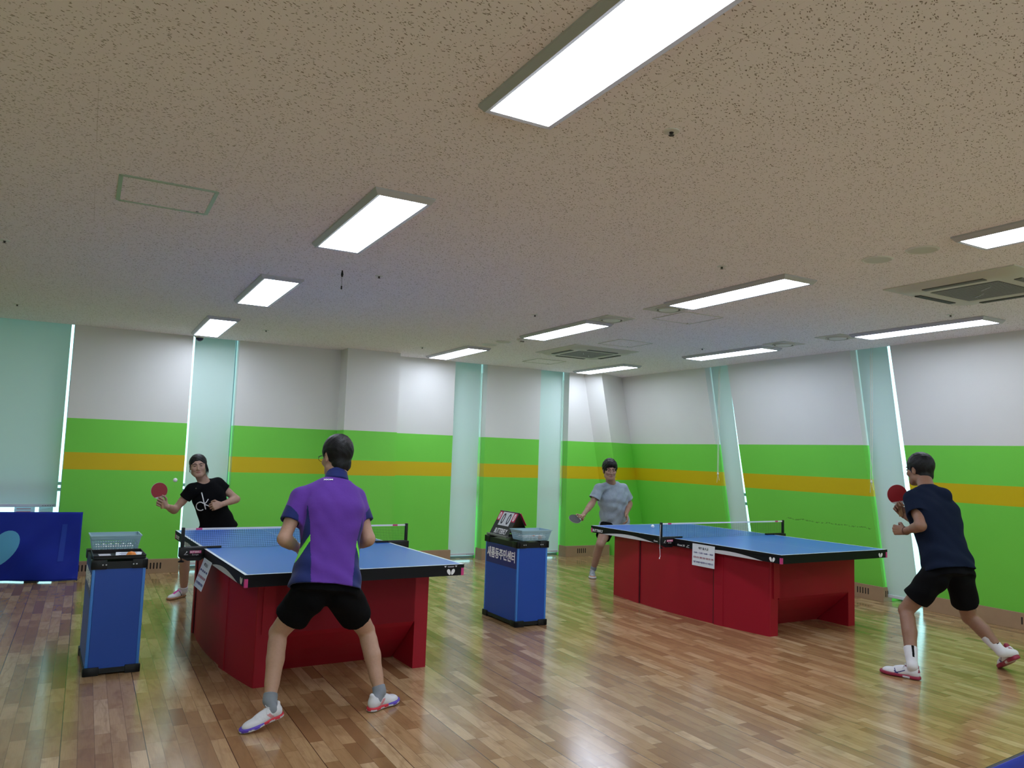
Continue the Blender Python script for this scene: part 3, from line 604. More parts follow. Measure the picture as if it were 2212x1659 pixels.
# ------------------------------------------------------------------ equipment stands
def stand(ox, oy, rz, W_, D, H, label, full):
    r = thing('equipment_stand', label, 'stand', (ox, oy, 0), rz); t = .006; e = .02
    for nm, bx in (('front_panel', (e, 0, W_-e, t)), ('rear_panel', (e, D-t, W_-e, D)), ('left_panel', (0, e, t, D-e)), ('right_panel', (W_-t, e, W_, D-e))):
        q = MB(); q.box(bx[0], bx[1], .03, bx[2], bx[3], H-.04); q.build('side_panel', 'bluep', r)
    for a, c in ((0, 0), (W_-e, 0), (0, D-e), (W_-e, D-e)): q = MB(); q.box(a, c, .03, a+e, c+e, H-.04, bev=.006); q.build('corner_post', 'bluee', r, True)
    for nm, z0, z1 in (('bottom_frame', .012, .045), ('top_frame', H-.06, H-.012)):
        q = MB(); q.box(-.004, -.004, z0, W_+.004, .016, z1).box(-.004, D-.016, z0, W_+.004, D+.004, z1).box(-.004, -.004, z0, .016, D+.004, z1).box(W_-.016, -.004, z0, W_+.004, D+.004, z1); q.build(nm, 'black', r)
    for z0, z1 in ((0, .055), (H-.062, H)):
        for a in (0, 1):
            for c in (0, 1):
                q = MB(); x0, x1 = (-.01, .085) if not a else (W_-.085, W_+.01); y0, y1 = (-.01, .03) if not c else (D-.03, D+.01); q.box(x0, y0, z0, x1, y1, z1, bev=.005)
                x0, x1 = (-.01, .03) if not a else (W_-.03, W_+.01); y0, y1 = (-.01, .085) if not c else (D-.085, D+.01); q.box(x0, y0, z0+.001, x1, y1, z1-.001, bev=.005)
                cb = q.build('corner_bracket', 'black', r, True)
                if z0 > .1 and c == 0:
                    q = MB()
                    for k in (0, 1): q.lathe([(.001, -.002), (.005, -.001), (.005, .0)], ((.06 if not a else W_-.08)+k*.02, -.0105, z0+.03), 10, ax='y')
                    q.build('rivet', 'lampframe', cb)
    q = MB(); q.box(.005, .005, H-.03, W_-.005, D-.005, H-.022); q.build('shelf', 'black', r)
    s = MB(); s.box(-.0015, .014, H-.25, 0, D-.022, H-.066); sg = s.build('name_sign', 'navyp', r)
    text('새롬동주민센터', .105, 'lettering', 'ink', sg, (-.0022, D/2, H-.150), (0, -1, 0), (0, 0, 1), (D-.04)*.92, .0026)
    q = MB(); 
    for k in range(12): q.lathe([(.003, 0), (.003, -.001)], (-.0004, D-.03, .08+k*.045), 6, ax='x')
    q.build('staples', 'bluee', r)
    return r
S1 = stand(.10, 5.905, math.radians(2.5), .325, .66, .755, 'tall blue stand with tray and basket, left of the left table', True)
S2 = stand(3.515, 6.20, math.radians(1.0), .322, .62, .765, 'tall blue stand with scoreboard between the two tables', True)
def basket(x, y, z, W_, D, H, rz, label, round_holes):
    r = thing('plastic_basket', label, 'basket', (x, y, z), rz); fl = .022; q = MB(); n = 19 if round_holes else 22
    def wall(A, B, a, c, rows, cols):       # lattice wall between bottom edge A-B and top edge a-c
        A, B, a, c = map(Vector, (A, B, a, c)); th = .0022; N = (B-A).cross(a-A).normalized()
        def P(u, v): return (A*(1-u)+B*u)*(1-v)+(a*(1-u)+c*u)*v
        us = [i/cols for i in range(cols+1)]; hw = .5-.31
        for i in range(cols+1):
            u0, u1 = max(0, us[i]-hw/cols), min(1, us[i]+hw/cols); q.prism([P(u0, 0), P(u1, 0), P(u1, .78), P(u0, .78)], N*th)
        for k in range(rows+1):
            v = .08+.66*k/rows; q.prism([P(0, v-.035), P(1, v-.035), P(1, v+.035), P(0, v+.035)], N*th)
        q.prism([P(0, .74), P(1, .74), P(1, 1), P(0, 1)], N*th); q.prism([P(0, 0), P(1, 0), P(1, .06), P(0, .06)], N*th)
    c0 = [(fl, fl), (W_-fl, fl), (W_-fl, D-fl), (fl, D-fl)]; c1 = [(0, 0), (W_, 0), (W_, D), (0, D)]
    for i in range(4):
        j = (i+1) % 4; A, B, a, c = c0[i], c0[j], c1[i], c1[j]; wall((*A, .002), (*B, .002), (*a, H), (*c, H), 4, n if i % 2 == 0 else int(n*D/W_))
    q.box(fl, fl, 0, W_-fl, D-fl, .003); q.build('basket_body', 'basket', r)
    q = MB()
    for (x0, y0, x1, y1) in ((-.006, -.006, W_+.006, .002), (-.006, D-.002, W_+.006, D+.006), (-.006, 0, .002, D), (W_-.002, 0, W_+.006, D)): q.box(x0, y0, H-.006, x1, y1, H+.002)
    q.build('rim', 'basket', r); return r
def lp(S, x, y, z):   # a point in a stand's own frame
    return Matrix.Rotation(S.rotation_euler.z, 4, 'Z') @ Vector((x, y, z))+S.location
def put(S, x, y, z): v = lp(S, x, y, z); return v
TRZ = .757
v = put(S1, .0, .40, TRZ); basket(v.x, v.y, v.z, .325, .235, .115, math.radians(2.5), 'pale blue perforated basket on the left stand', True)
v = put(S2, .033, -.012, .768); basket(v.x, v.y, v.z, .32, .215, .095, math.radians(1), 'pale blue lattice basket of balls beside the scoreboard', False)
ballp = None
def ball(x, y, z, mt, label, group=None):
    global ballp
    o = MB(); prof = [(.02*math.sin(a) if .01 < a < 3.13 else 0.0, -.02*math.cos(a)) for a in np.linspace(0, math.pi, 11)]; o.lathe(prof, n=16); b_ = o.build('table_tennis_ball', mt, None, True, (x, y, z)); return tag(b_, label, 'ball', group)
for k, (x, y) in enumerate([(.05+.0425*i, .465+.043*j) for j in range(3) for i in range(6)]):
    v = put(S1, x+.002, y, TRZ+.0235); ball(v.x, v.y, v.z, 'ball', 'white table tennis ball lying in the basket on the left stand', 'white balls in the left basket')
for k, (x, y) in enumerate([(.083+.043*i, .012+.044*j) for j in range(3) for i in range(6)]):
    v = put(S2, x, y+.025, .768+.0235); og = k in (4, 9)
    ball(v.x, v.y, v.z, 'orange' if og else 'ball', ('orange' if og else 'white')+' table tennis ball in the basket beside the scoreboard', ('orange' if og else 'white')+' balls in the middle basket')
q_ = at(378.6, 1037, 8.1); ball(*q_, 'ball', 'white ball in the air in front of the woman in black'); q_ = at(1410, 1137, 7.1); ball(*q_, 'ball', 'white ball in the air just above the right table'); 
# tray with sheets on the left stand
v = put(S1, .004, .015, .757); r = thing('plastic_tray', 'black plastic tray with papers on the left stand', 'tray', v, math.radians(2.5)); q = MB(); w_, d_, h_ = .317, .34, .020
q.box(0, 0, 0, w_, d_, .003).box(0, 0, 0, w_, .004, h_).box(0, d_-.004, 0, w_, d_, h_).box(0, 0, 0, .004, d_, h_).box(w_-.004, 0, 0, w_, d_, h_); q.build('tray_body', 'black', r)
q = MB(); q.tube([(0, 0, h_), (w_, 0, h_), (w_, d_, h_), (0, d_, h_), (0, 0, h_)], .0045, 6); q.build('rim', 'black', r)
v2 = put(S1, .135, .05, .761); r = thing('paper_sheets', 'white printed sheets lying in the black tray', 'paper', v2, math.radians(-4)); q = MB(); q.prism([(0, 0, 0), (.155, 0, 0), (.165, .22, 0), (-.005, .22, 0)], (0, 0, .010)); q.build('sheet_stack', 'paper', r)
q = MB()
for k in range(4): q.box(.02+.01*(k % 2), .04+.045*k, .0100, .13-.02*(k % 3), .052+.045*k, .0106)
q.build('print', 'inkb', r)
v2 = put(S1, .045, .08, .762); r = thing('paper_card', 'small grey printed card lying in the black tray', 'paper', v2, 0); q = MB(); q.prism([(0, 0, 0), (.07, 0, 0), (.065, .15, 0), (-.01, .15, 0)], (0, 0, .004)); q.build('card', 'inkgrey', r)
v2 = put(S1, .235, .075, .761+.011); o = MB(); o.lathe([(.0001, 0), (.033, 0), (.032, .003), (.022, .02), (.0001, .026)], n=20); tag(o.build('orange_cap', 'orange', None, True, v2), 'small orange dome lying on the sheets in the tray', 'cap')
# scoreboard
v = put(S2, .03, .255, .770); r = thing('scoreboard', 'black flip scoreboard reading zero zero on the middle stand', 'scoreboard', v, math.radians(1)); Wd, Hs, hx = .365, .225, .125
S_ = r; up = Vector((hx, 0, Hs)).normalized(); X = Vector((0, -1, 0)); Zn = X.cross(up); L_ = Vector((hx, 0, Hs)).length
q = MB(); q.prism([(0, 0, 0), (0, Wd, 0), (hx, Wd, Hs), (hx, 0, Hs)], -Zn*.004); q.build('front_board', 'black', r)
q = MB(); q.prism([(2*hx, 0, 0), (2*hx, Wd, 0), (hx, Wd, Hs), (hx, 0, Hs)], (-.004, 0, .0)); q.build('rear_board', 'black', r)
q = MB(); q.box(-.02, -.01, -.002, .012, Wd+.012, .016, bev=.003); q.build('tray_lip', 'clear', r)
def card(c, w2, t0, t1, mt, dg, dm):
    o_ = Vector((0, c, 0)); q = MB(); pts = [o_+X*(-w2)+up*t0, o_+X*w2+up*t0, o_+X*w2+up*t1, o_-X*w2+up*t1]; q.prism([p+Zn*.001 for p in pts], Zn*.003); c_ = q.build('digit_card', mt, S_)
    text('0', (t1-t0)*1.12, 'digit', dm, c_, o_+up*((t0+t1)/2)+Zn*.0045, X, up, w2*1.05, .0022)
card(Wd/2+.052, .050, L_*.43, L_*.985, 'digit', '0', 'inkk'); card(Wd/2-.052, .050, L_*.43, L_*.985, 'digit', '0', 'inkk')
card(Wd/2+.140, .033, L_*.62, L_*.99, 'sred', '0', 'ink'); card(Wd/2-.140, .033, L_*.62, L_*.99, 'sred', '0', 'ink')
text('BUTTERFLY', .075, 'lettering', 'ink', S_, Vector((0, Wd/2-.01, 0))+up*.052+Zn*.0015, X, up, .235, .0012)
q = MB(); q.prism([(hx+.012, -.012, Hs+.0), (hx+.012, .07, Hs), (hx+.075, .07, Hs-.115), (hx+.075, -.012, Hs-.115)], (.004, 0, .003)); tag(q.build('flip_cards', 'sred', r), 'red flip cards on the rear side')
q = MB(); q.tube([(hx, 0, Hs+.003), (hx, Wd, Hs+.003)], .005, 8); q.build('binding_ring_bar', 'black', r)
# ------------------------------------------------------------------ barriers
def barrier(x0, y0, x1, y1, H, label, logo=None):
    d = Vector((x1-x0, y1-y0, 0)); L = d.length; r = thing('court_barrier', label, 'barrier', (x0, y0, 0), math.atan2(d.y, d.x)); nx, nz = 90, 30; vs = []; fs = []
    for k in range(nz+1):
        for i in range(nx+1):
            u = i/nx*L; z = .012+(H-.012)*k/nz; f = 1-k/nz
            wv = .036*math.sin(u*6+z*5)*f*(.3+f)+.022*math.sin(u*11-z*9)*f+.011*math.sin((u-z)*17)*(f**.6)
            vs.append((u, -.006+wv-.02*f, z))
    fs = [(k*(nx+1)+i, k*(nx+1)+i+1, (k+1)*(nx+1)+i+1, (k+1)*(nx+1)+i) for k in range(nz) for i in range(nx)]
    c = mk('fabric_cover', vs, fs, 'barrier', r, True); so = c.modifiers.new('s', 'SOLIDIFY'); so.thickness = .004; so.offset = 1
    q = MB(); q.tube([(0, .006, H-.012), (L, .006, H-.012)], .009, 8).tube([(.01, .006, 0), (.01, .006, H)], .008, 8).tube([(L-.01, .006, 0), (L-.01, .006, H)], .008, 8); q.build('frame_tube', 'black', r, True)
    q = MB(); q.box(.4, -.06, 0, .5, .09, .02, bev=.004).box(L-.5, -.08, 0, L-.38, .09, .02, bev=.004); q.build('foot', 'black', r)
    def fy(u, z): 
        f = 1-(z-.012)/(H-.012); return -.006+.036*math.sin(u*6+z*5)*f*(.3+f)+.022*math.sin(u*11-z*9)*f+.011*math.sin((u-z)*17)*(max(f,0)**.6)-.02*f
    if logo:
        for cu, cz, ru, rz_, rot in logo:
            vs = [(cu, fy(cu, cz)-.008, cz)]; fs = []; R_ = 6; n = 28
            for j in range(1, R_+1):
                for k in range(n):
                    a = 2*math.pi*k/n; e1, e2 = ru*math.cos(a)*j/R_, rz_*math.sin(a)*j/R_; e1 *= (1+.22*e2/rz_); uu = cu+e1*math.cos(rot)-e2*math.sin(rot); zz = cz+e1*math.sin(rot)+e2*math.cos(rot); vs.append((uu, fy(uu, zz)-.008, zz))
            for k in range(n): fs.append((0, 1+k, 1+(k+1) % n))
            for j in range(R_-1):
                for k in range(n): fs.append((1+j*n+k, 1+(j+1)*n+k, 1+(j+1)*n+(k+1) % n, 1+j*n+(k+1) % n))
            mk('light_blue_wing', vs, fs, 'blogo', c, True)
        u0 = L-.19; vs = []; fs = []
        for k in range(11):
            z = .22+.40*k/10
            for uu in (u0-.015*(1-k/10), u0+.05-.01*(1-k/10)): vs.append((uu, fy(uu, z)-.008, z))
        for k in range(10): fs.append((2*k, 2*k+1, 2*k+3, 2*k+2))
        mk('bright_patch', vs, fs, 'bflap', c, True)
    return r
barrier(-1.95, 10.13, 0.03, 9.93, .752, 'long blue fabric court barrier under the widest blind', [(1.26, .355, .115, .215, -.50), (.86, .355, .115, .215, .50)])
barrier(2.10, 1.318, 3.48, 1.46, .70, 'dark blue barrier whose edge shows in the lower right corner')
# posters on the glass under the wide blind
for x0, x1, lb, mt in ((-.66, -.46, 'pale pictorial notice on the glass under the widest blind', 'pinkm'), (-.42, -.28, 'white printed notice on the glass under the widest blind', 'inkgrey')):
    r = thing('window_notice', lb, 'notice', (x0, YL+.24, .62)); q = MB(); q.box(0, 0, 0, x1-x0, .002, .17); q.build('sheet', 'paper', r); q = MB()
    for k in range(3): q.box(.02, -.001, .05+.035*k, (x1-x0)*.8, 0, .062+.035*k)
    q.build('print', mt, r)
# ------------------------------------------------------------------ figures: smooth distance fields turned into one continuous skin
def smin(a, b, k):
    h = np.clip(.5+.5*(b-a)/k, 0, 1); return b*(1-h)+a*h-k*h*(1-h)
def V3(*a): return np.array(a, float)
def nz_(v): return v/np.linalg.norm(v)
class Field:
    def __init__(s, lo, hi, h):
        s.lo = np.array(lo, float); s.h = h; n = np.ceil((np.array(hi)-s.lo)/h).astype(int)+1; s.n = n
        s.ax = [s.lo[i]+h*np.arange(n[i]) for i in range(3)]; s.F = np.full(n, .5, np.float32)
    def sl(s, lo, hi):
        i0 = np.clip(np.floor((lo-s.lo)/s.h).astype(int), 0, s.n); i1 = np.clip(np.ceil((hi-s.lo)/s.h).astype(int)+1, 0, s.n)
        sl = tuple(slice(a, b) for a, b in zip(i0, i1)); return sl, np.meshgrid(*[s.ax[i][sl[i]] for i in range(3)], indexing='ij')
    def op(s, prim, k=.02, mode='u'):
        f, lo, hi = prim; pad = k+.03
        sl, P = s.sl(lo-pad, hi+pad)
        if min(P[0].shape) == 0: return
        d = f(*P).astype(np.float32); G = s.F[sl]
        s.F[sl] = smin(G, d, k) if mode == 'u' else (-smin(-G, d, k))
    def noise(s, fn):
        P = np.meshgrid(*s.ax, indexing='ij'); s.F += fn(*P).astype(np.float32)
    def cut(s, p, n, k=.004):      # keep the side opposite to n
        P = np.meshgrid(*s.ax, indexing='ij'); d = (P[0]-p[0])*n[0]+(P[1]-p[1])*n[1]+(P[2]-p[2])*n[2]; s.F = -smin(-s.F, -d.astype(np.float32), k)
    def mesh(s, it=2):
        F = s.F; nx, ny, nz = F.shape; S = F < 0; c = S[:-1, :-1, :-1].astype(np.int8); tot = np.zeros((nx-1, ny-1, nz-1), np.int8); off = [(i, j, k) for i in (0, 1) for j in (0, 1) for k in (0, 1)]
        for i, j, k in off: tot += S[i:nx-1+i, j:ny-1+j, k:nz-1+k]
        act = (tot > 0) & (tot < 8); idx = np.argwhere(act); ids = np.full(act.shape, -1, np.int64); ids[act] = np.arange(len(idx))
        vals = {o: F[idx[:, 0]+o[0], idx[:, 1]+o[1], idx[:, 2]+o[2]] for o in off}; acc = np.zeros((len(idx), 3)); cnt = np.zeros(len(idx))
        for a in off:
            for ax in range(3):
                if a[ax]: continue
                b_ = list(a); b_[ax] = 1; b_ = tuple(b_); va, vb = vals[a], vals[b_]; m_ = (va < 0) != (vb < 0)
                t = np.where(m_, va/(va-vb+1e-12), 0); P = np.tile(np.array(a, float), (len(idx), 1)); P[:, ax] += t; acc += P*m_[:, None]; cnt += m_
        V = (idx+acc/cnt[:, None])*s.h+s.lo; Q = []
        for ax in range(3):
            o1, o2 = [(1, 2), (2, 0), (0, 1)][ax]; a0 = [slice(None)]*3; a1 = [slice(None)]*3; a0[ax] = slice(0, -1); a1[ax] = slice(1, None)
            A, B = S[tuple(a0)], S[tuple(a1)]; e = np.argwhere(A != B); e = e[(e[:, o1] > 0) & (e[:, o2] > 0) & (e[:, o1] < F.shape[o1]-1) & (e[:, o2] < F.shape[o2]-1)]
            d1 = np.zeros(3, int); d1[o1] = 1; d2 = np.zeros(3, int); d2[o2] = 1; g = lambda p: ids[p[:, 0], p[:, 1], p[:, 2]]
            q = np.stack([g(e), g(e-d1), g(e-d1-d2), g(e-d2)], 1); fl = A[e[:, 0], e[:, 1], e[:, 2]]; q[~fl] = q[~fl][:, ::-1]; Q.append(q)
        Q = np.concatenate(Q); Q = Q[(Q >= 0).all(1)]
        for _ in range(it):
            sm = np.zeros_like(V); ct = np.zeros(len(V))
            for i in range(4):
                a, b_ = Q[:, i], Q[:, (i+1) % 4]; np.add.at(sm, a, V[b_]); np.add.at(sm, b_, V[a]); np.add.at(ct, a, 1); np.add.at(ct, b_, 1)
            V = V*.5+.5*sm/np.maximum(ct, 1)[:, None]
        return V, Q
def rc(a, b, ra, rb=None):
    a = np.array(a, float); b = np.array(b, float); rb = ra if rb is None else rb; ba = b-a; L2 = ba@ba+1e-12; R = max(ra, rb)
    def f(X, Y, Z):
        px, py, pz = X-a[0], Y-a[1], Z-a[2]; t = np.clip((px*ba[0]+py*ba[1]+pz*ba[2])/L2, 0, 1)
        return np.sqrt((px-t*ba[0])**2+(py-t*ba[1])**2+(pz-t*ba[2])**2)-(ra+(rb-ra)*t)
    return f, np.minimum(a, b)-R, np.maximum(a, b)+R
def ell(c, r, fr=None):
    c = np.array(c, float); r = np.array(r, float); fr = np.eye(3) if fr is None else np.array(fr); R = r.max()
    def f(X, Y, Z):
        p = [(X-c[0])*fr[i][0]+(Y-c[1])*fr[i][1]+(Z-c[2])*fr[i][2] for i in range(3)]
        k0 = np.sqrt(sum((p[i]/r[i])**2 for i in range(3))); k1 = np.sqrt(sum((p[i]/r[i]**2)**2 for i in range(3)))+1e-9; return k0*(k0-1)/k1
    return f, c-R, c+R
def econe(a, b, ea, eb, rt, fw, sq=2.0):     # elliptic tapered trunk between two section centres
    a = np.array(a, float); b = np.array(b, float); ax = b-a; L = np.linalg.norm(ax); ax = ax/L; rt = nz_(rt-(rt@ax)*ax); fw_ = np.cross(ax, rt); fw_ = fw_ if fw_@fw > 0 else -fw_
    def f(X, Y, Z):
        px, py, pz = X-a[0], Y-a[1], Z-a[2]; t = px*ax[0]+py*ax[1]+pz*ax[2]; tt = np.clip(t/L, 0, 1)
        u = px*rt[0]+py*rt[1]+pz*rt[2]; v = px*fw_[0]+py*fw_[1]+pz*fw_[2]; wx = ea[0]+(eb[0]-ea[0])*tt; wy = ea[1]+(eb[1]-ea[1])*tt
        r = (np.abs(u/wx)**sq+np.abs(v/wy)**sq)**(1/sq); d = (r-1)*np.minimum(wx, wy); dz = np.abs(t-L/2)-L/2; return np.where(dz > 0, np.sqrt(np.maximum(d, 0)**2+dz**2)*1.0+np.minimum(d, 0)*0, np.maximum(d, dz))
    R = max(ea+eb)*1.15; return f, np.minimum(a, b)-R, np.maximum(a, b)+R
def trunk(secs, up, rt, fw, sq=2.3):        # one smooth tapering trunk through section centres (centre, half width, half depth)
    c = np.array([q[0] for q in secs]); h = (c-c[0])@up; W_ = np.array([q[1] for q in secs]); D_ = np.array([q[2] for q in secs]); hh = np.linspace(h[0], h[-1], 60)
    def sm(v):
        y = np.interp(hh, h, v)
        for _ in range(10): y[1:-1] = .25*y[:-2]+.5*y[1:-1]+.25*y[2:]
        return y
    w_, d_, ou, ov = sm(W_), sm(D_), sm((c-c[0])@rt), sm((c-c[0])@fw)
    def f(X, Y, Z):
        px, py, pz = X-c[0][0], Y-c[0][1], Z-c[0][2]; t = px*up[0]+py*up[1]+pz*up[2]; u = px*rt[0]+py*rt[1]+pz*rt[2]; v = px*fw[0]+py*fw[1]+pz*fw[2]
        g = lambda a: np.interp(t, hh, a)
        u = u-g(ou); v = v-g(ov); wx = g(w_); wy = g(d_); r = (np.abs(u/wx)**sq+np.abs(v/wy)**sq)**(1/sq); d = (r-1)*np.minimum(wx, wy)
        dz = np.maximum(h[0]-t, t-h[-1]); return np.where(dz > 0, np.sqrt(np.maximum(d, 0)**2+dz**2), np.maximum(d, dz))
    R = max(W_.max(), D_.max())*1.2; return f, c.min(0)-R, c.max(0)+R
def on_surface(o, p, d):          # first hit on a mesh from a point along a direction (both in the mesh's own frame)
    from mathutils.bvhtree import BVHTree
    if 'bvh' not in CACHE or CACHE['bvh'][0] is not o: CACHE['bvh'] = (o, BVHTree.FromPolygons([v.co for v in o.data.vertices], [tuple(q.vertices) for q in o.data.polygons]))
    h = CACHE['bvh'][1].ray_cast(Vector(p), Vector(d)); return np.array(h[0]) if h[0] is not None else np.array(p)
CACHE = {}
def grip(B, h, n, s, el, L=.122):     # shake-hand grip: B blade centre, h from handle to blade, n blade normal, el elbow; the forearm decides which way the palm turns
    h = nz_(np.array(h, float)); n = np.array(n, float); n = nz_(n-(n@h)*h); ts = 1 if s == 'R' else -1; W = np.array(B)-h*.17; best = None
    for _ in range(2):
        best = None
        for sg in (1, -1):
            p = n*sg; e = np.cross(h, p)*ts
            for ang in range(25, 86, 5):
                a = math.radians(ang); d = h*math.cos(a)-e*math.sin(a); sc_ = d@nz_(W-el)
                if best is None or sc_ > best[0]: best = (sc_, d, p)
        W = np.array(B)-best[2]*.030-h*L-best[1]*.060
    return W, best[1], best[2]
def fmesh(name, field, mats, parent, org, fm=None, it=2, extra=None):
    V, Q = field.mesh(it)
    if extra is not None:
        for V2, Q2 in extra: Q = np.concatenate([Q, Q2+len(V)]); V = np.concatenate([V, V2])
    me = bpy.data.meshes.new(name); me.vertices.add(len(V)); me.vertices.foreach_set('co', (V-org).astype(np.float32).ravel())
    me.loops.add(len(Q)*4); me.loops.foreach_set('vertex_index', Q.astype(np.int32).ravel()); me.polygons.add(len(Q)); me.polygons.foreach_set('loop_start', np.arange(0, len(Q)*4, 4, dtype=np.int32))
    for mm in mats: me.materials.append(M[mm])
    if fm is not None: me.polygons.foreach_set('material_index', fm(V[Q].mean(1)).astype(np.int32))
    me.polygons.foreach_set('use_smooth', np.ones(len(Q), bool)); me.update(); me.validate()
    o = bpy.data.objects.new(name, me); COL.objects.link(o); o.parent = parent; return o
def box_of(pts, pad): pts = np.array(pts); return pts.min(0)-pad, pts.max(0)+pad
class Frame:
    def __init__(s, o, right, fwd, up, sc=1): s.o = np.array(o, float); s.R = np.array([right, fwd, up]); s.sc = sc
    def __call__(s, x, y, z): return s.o+s.sc*(x*s.R[0]+y*s.R[1]+z*s.R[2])
    def loc(s, P): return ((P-s.o)@s.R.T)/s.sc
def frame(o, fwd, up, sc=1):
    up = nz_(np.array(up, float)); fwd = np.array(fwd, float); fwd = nz_(fwd-(fwd@up)*up); return Frame(o, np.cross(fwd, up), fwd, up, sc)
def head_field(H, neck, sex, h=.0032):
    s = H.sc; ww = 1.10 if sex == 'f' else 1.0; E = lambda c, r: ell(H(*c), np.array((r[0]*ww, r[1], r[2]))*s, H.R); Rr = lambda a, b_, r1, r2=None: rc(H(*a), H(*b_), r1*s, (r2 or r1)*s)
    lo, hi = box_of([H(x, y, z) for x in (-.10, .10) for y in (-.125, .135) for z in (-.15, .13)]+[neck], .03); F = Field(lo, hi, h)
    fem = sex == 'f'
    F.op(E((0, -.014, .026), (.073, .092, .086)), .01); F.op(E((0, .022, -.03), (.060, .066, .078)), .03); F.op(E((0, .050, -.088), (.027 if fem else .032, .030, .024)), .03)
    F.op(Rr((-.046, .008, -.072), (-.018, .058, -.096), .022, .018), .03); F.op(Rr((.046, .008, -.072), (.018, .058, -.096), .022, .018), .03)
    for sg in (-1, 1):
        F.op(E((sg*.040, .062, -.028), (.020, .018, .018)), .02); F.op(Rr((sg*.014, .086, .021), (sg*.046, .070, .022), .008, .006), .012)
        F.op(E((sg*.030, .096, .003), (.016, .012, .010)), .010, 's'); F.op(E((sg*.030, .0755, .002), (.015, .0115, .010)), .003)
        F.op(Rr((sg*.010, .090, -.040), (sg*.007, .094, -.042), .0075, .0065), .006)
        F.op(E((sg*.074, -.010, -.012), (.009, .017, .030)), .006); F.op(E((sg*.083, -.006, -.008), (.005, .009, .016)), .004, 's')
    F.op(Rr((0, .082, .012), (0, .102, -.034), .007, .010), .010)
    F.op(Rr((-.018, .078, -.064), (.018, .078, -.064), .0065), .006); F.op(E((0, .086, -.061), (.012, .006, .0045)), .005); F.op(E((0, .085, -.069), (.012, .007, .005)), .004)
    F.op(Rr((-.021, .088, -.065), (.021, .088, -.065), .0016), .002, 's')
    F.op(rc(H(0, -.028, -.055), neck, .052*s, .058*s), .03)
    return F
def hand_field(Wp, d, palm, spec, thumb_side, h=.0030, arm=None, sc=1):
    # d: towards the fingers, palm: the way the palm faces, thumb_side: +1/-1 along cross(d, palm)
    d = nz_(d); palm = nz_(palm-(palm@d)*d); X = np.cross(d, palm)*thumb_side; sc_ = sc
    P = lambda x, y, z: Wp+sc_*(X*x+d*y-palm*z)
    lo, hi = box_of([Wp-.14, Wp+.14], .0); lo, hi = box_of([P(x, y, z) for x in (-.07, .09) for y in (-.06, .17) for z in (-.10, .035)], .01); F = Field(lo, hi, h)
    F.op(rc(P(0, -.012, 0), P(0, .01, 0), .0265*sc_, .025*sc_), .01)
    kn = [(.032, .088, 0), (.011, .093, .002), (-.011, .089, .001), (-.031, .080, -.002)]; ln = [(.043, .026, .021), (.047, .029, .023), (.044, .027, .022), (.034, .021, .019)]
    for k in kn: F.op(rc(P(k[0]*.55, .012, 0), P(*k), .0155*sc_, .0118*sc_), .012)
    F.op(ell(P(.020, .035, -.008), np.array((.022, .032, .016))*sc_, [X, d, -palm]), .012)
    for i, (k, l3) in enumerate(zip(kn, ln)):
        p = np.array(P(*k)); a = 0; cu = spec['curl'][i]; r = (.0092, .0095, .0090, .0080)[i]; sp = (.10, .02, -.05, -.13)[i]*spec.get('spread', 1)
        for j, l in enumerate(l3):
            a += cu[j]; dv = nz_((d*math.cos(a)+palm*math.sin(a))+X*sp); q = p+dv*l*sc_; F.op(rc(p, q, r*sc_*(1-.06*j), r*sc_*(.93-.07*j)), .0035); p = q
    t = spec['thumb']; p = np.array(P(.028, .022, -.006)); dirs = [nz_(X*a+d*b_+palm*c) for a, b_, c in t]
    for j, (dv, l) in enumerate(zip(dirs, (.042, .033, .027))): q = p+dv*l*sc_; F.op(rc(p, q, (.0135, .0110, .0098)[j]*sc_, (.0110, .0100, .0085)[j]*sc_), .006); p = q
    return F, P
GRIP = dict(curl=[(.9, 1.3, .8), (1.1, 1.4, .9), (1.15, 1.45, .9), (1.2, 1.4, .9)], thumb=[(.75, .6, .35), (.1, .75, .65), (-.5, .5, .7)], spread=.3)
GRIPP = dict(curl=[(.9, 1.3, .8), (1.1, 1.4, .9), (1.15, 1.45, .9), (1.2, 1.4, .9)], thumb=[(.75, .6, .35), (.25, .85, .4), (-.1, .9, .3)], spread=.4)
FIST = dict(curl=[(1.25, 1.5, .9), (1.3, 1.5, .9), (1.3, 1.5, .9), (1.3, 1.45, .9)], thumb=[(.7, .6, .4), (0, .6, .8), (-.75, .2, .6)], spread=.1)
LOOSE = dict(curl=[(.25, .35, .2), (.35, .45, .25), (.45, .5, .3), (.55, .55, .3)], thumb=[(.7, .6, .3), (.4, .85, .25), (.2, .95, .2)], spread=1)
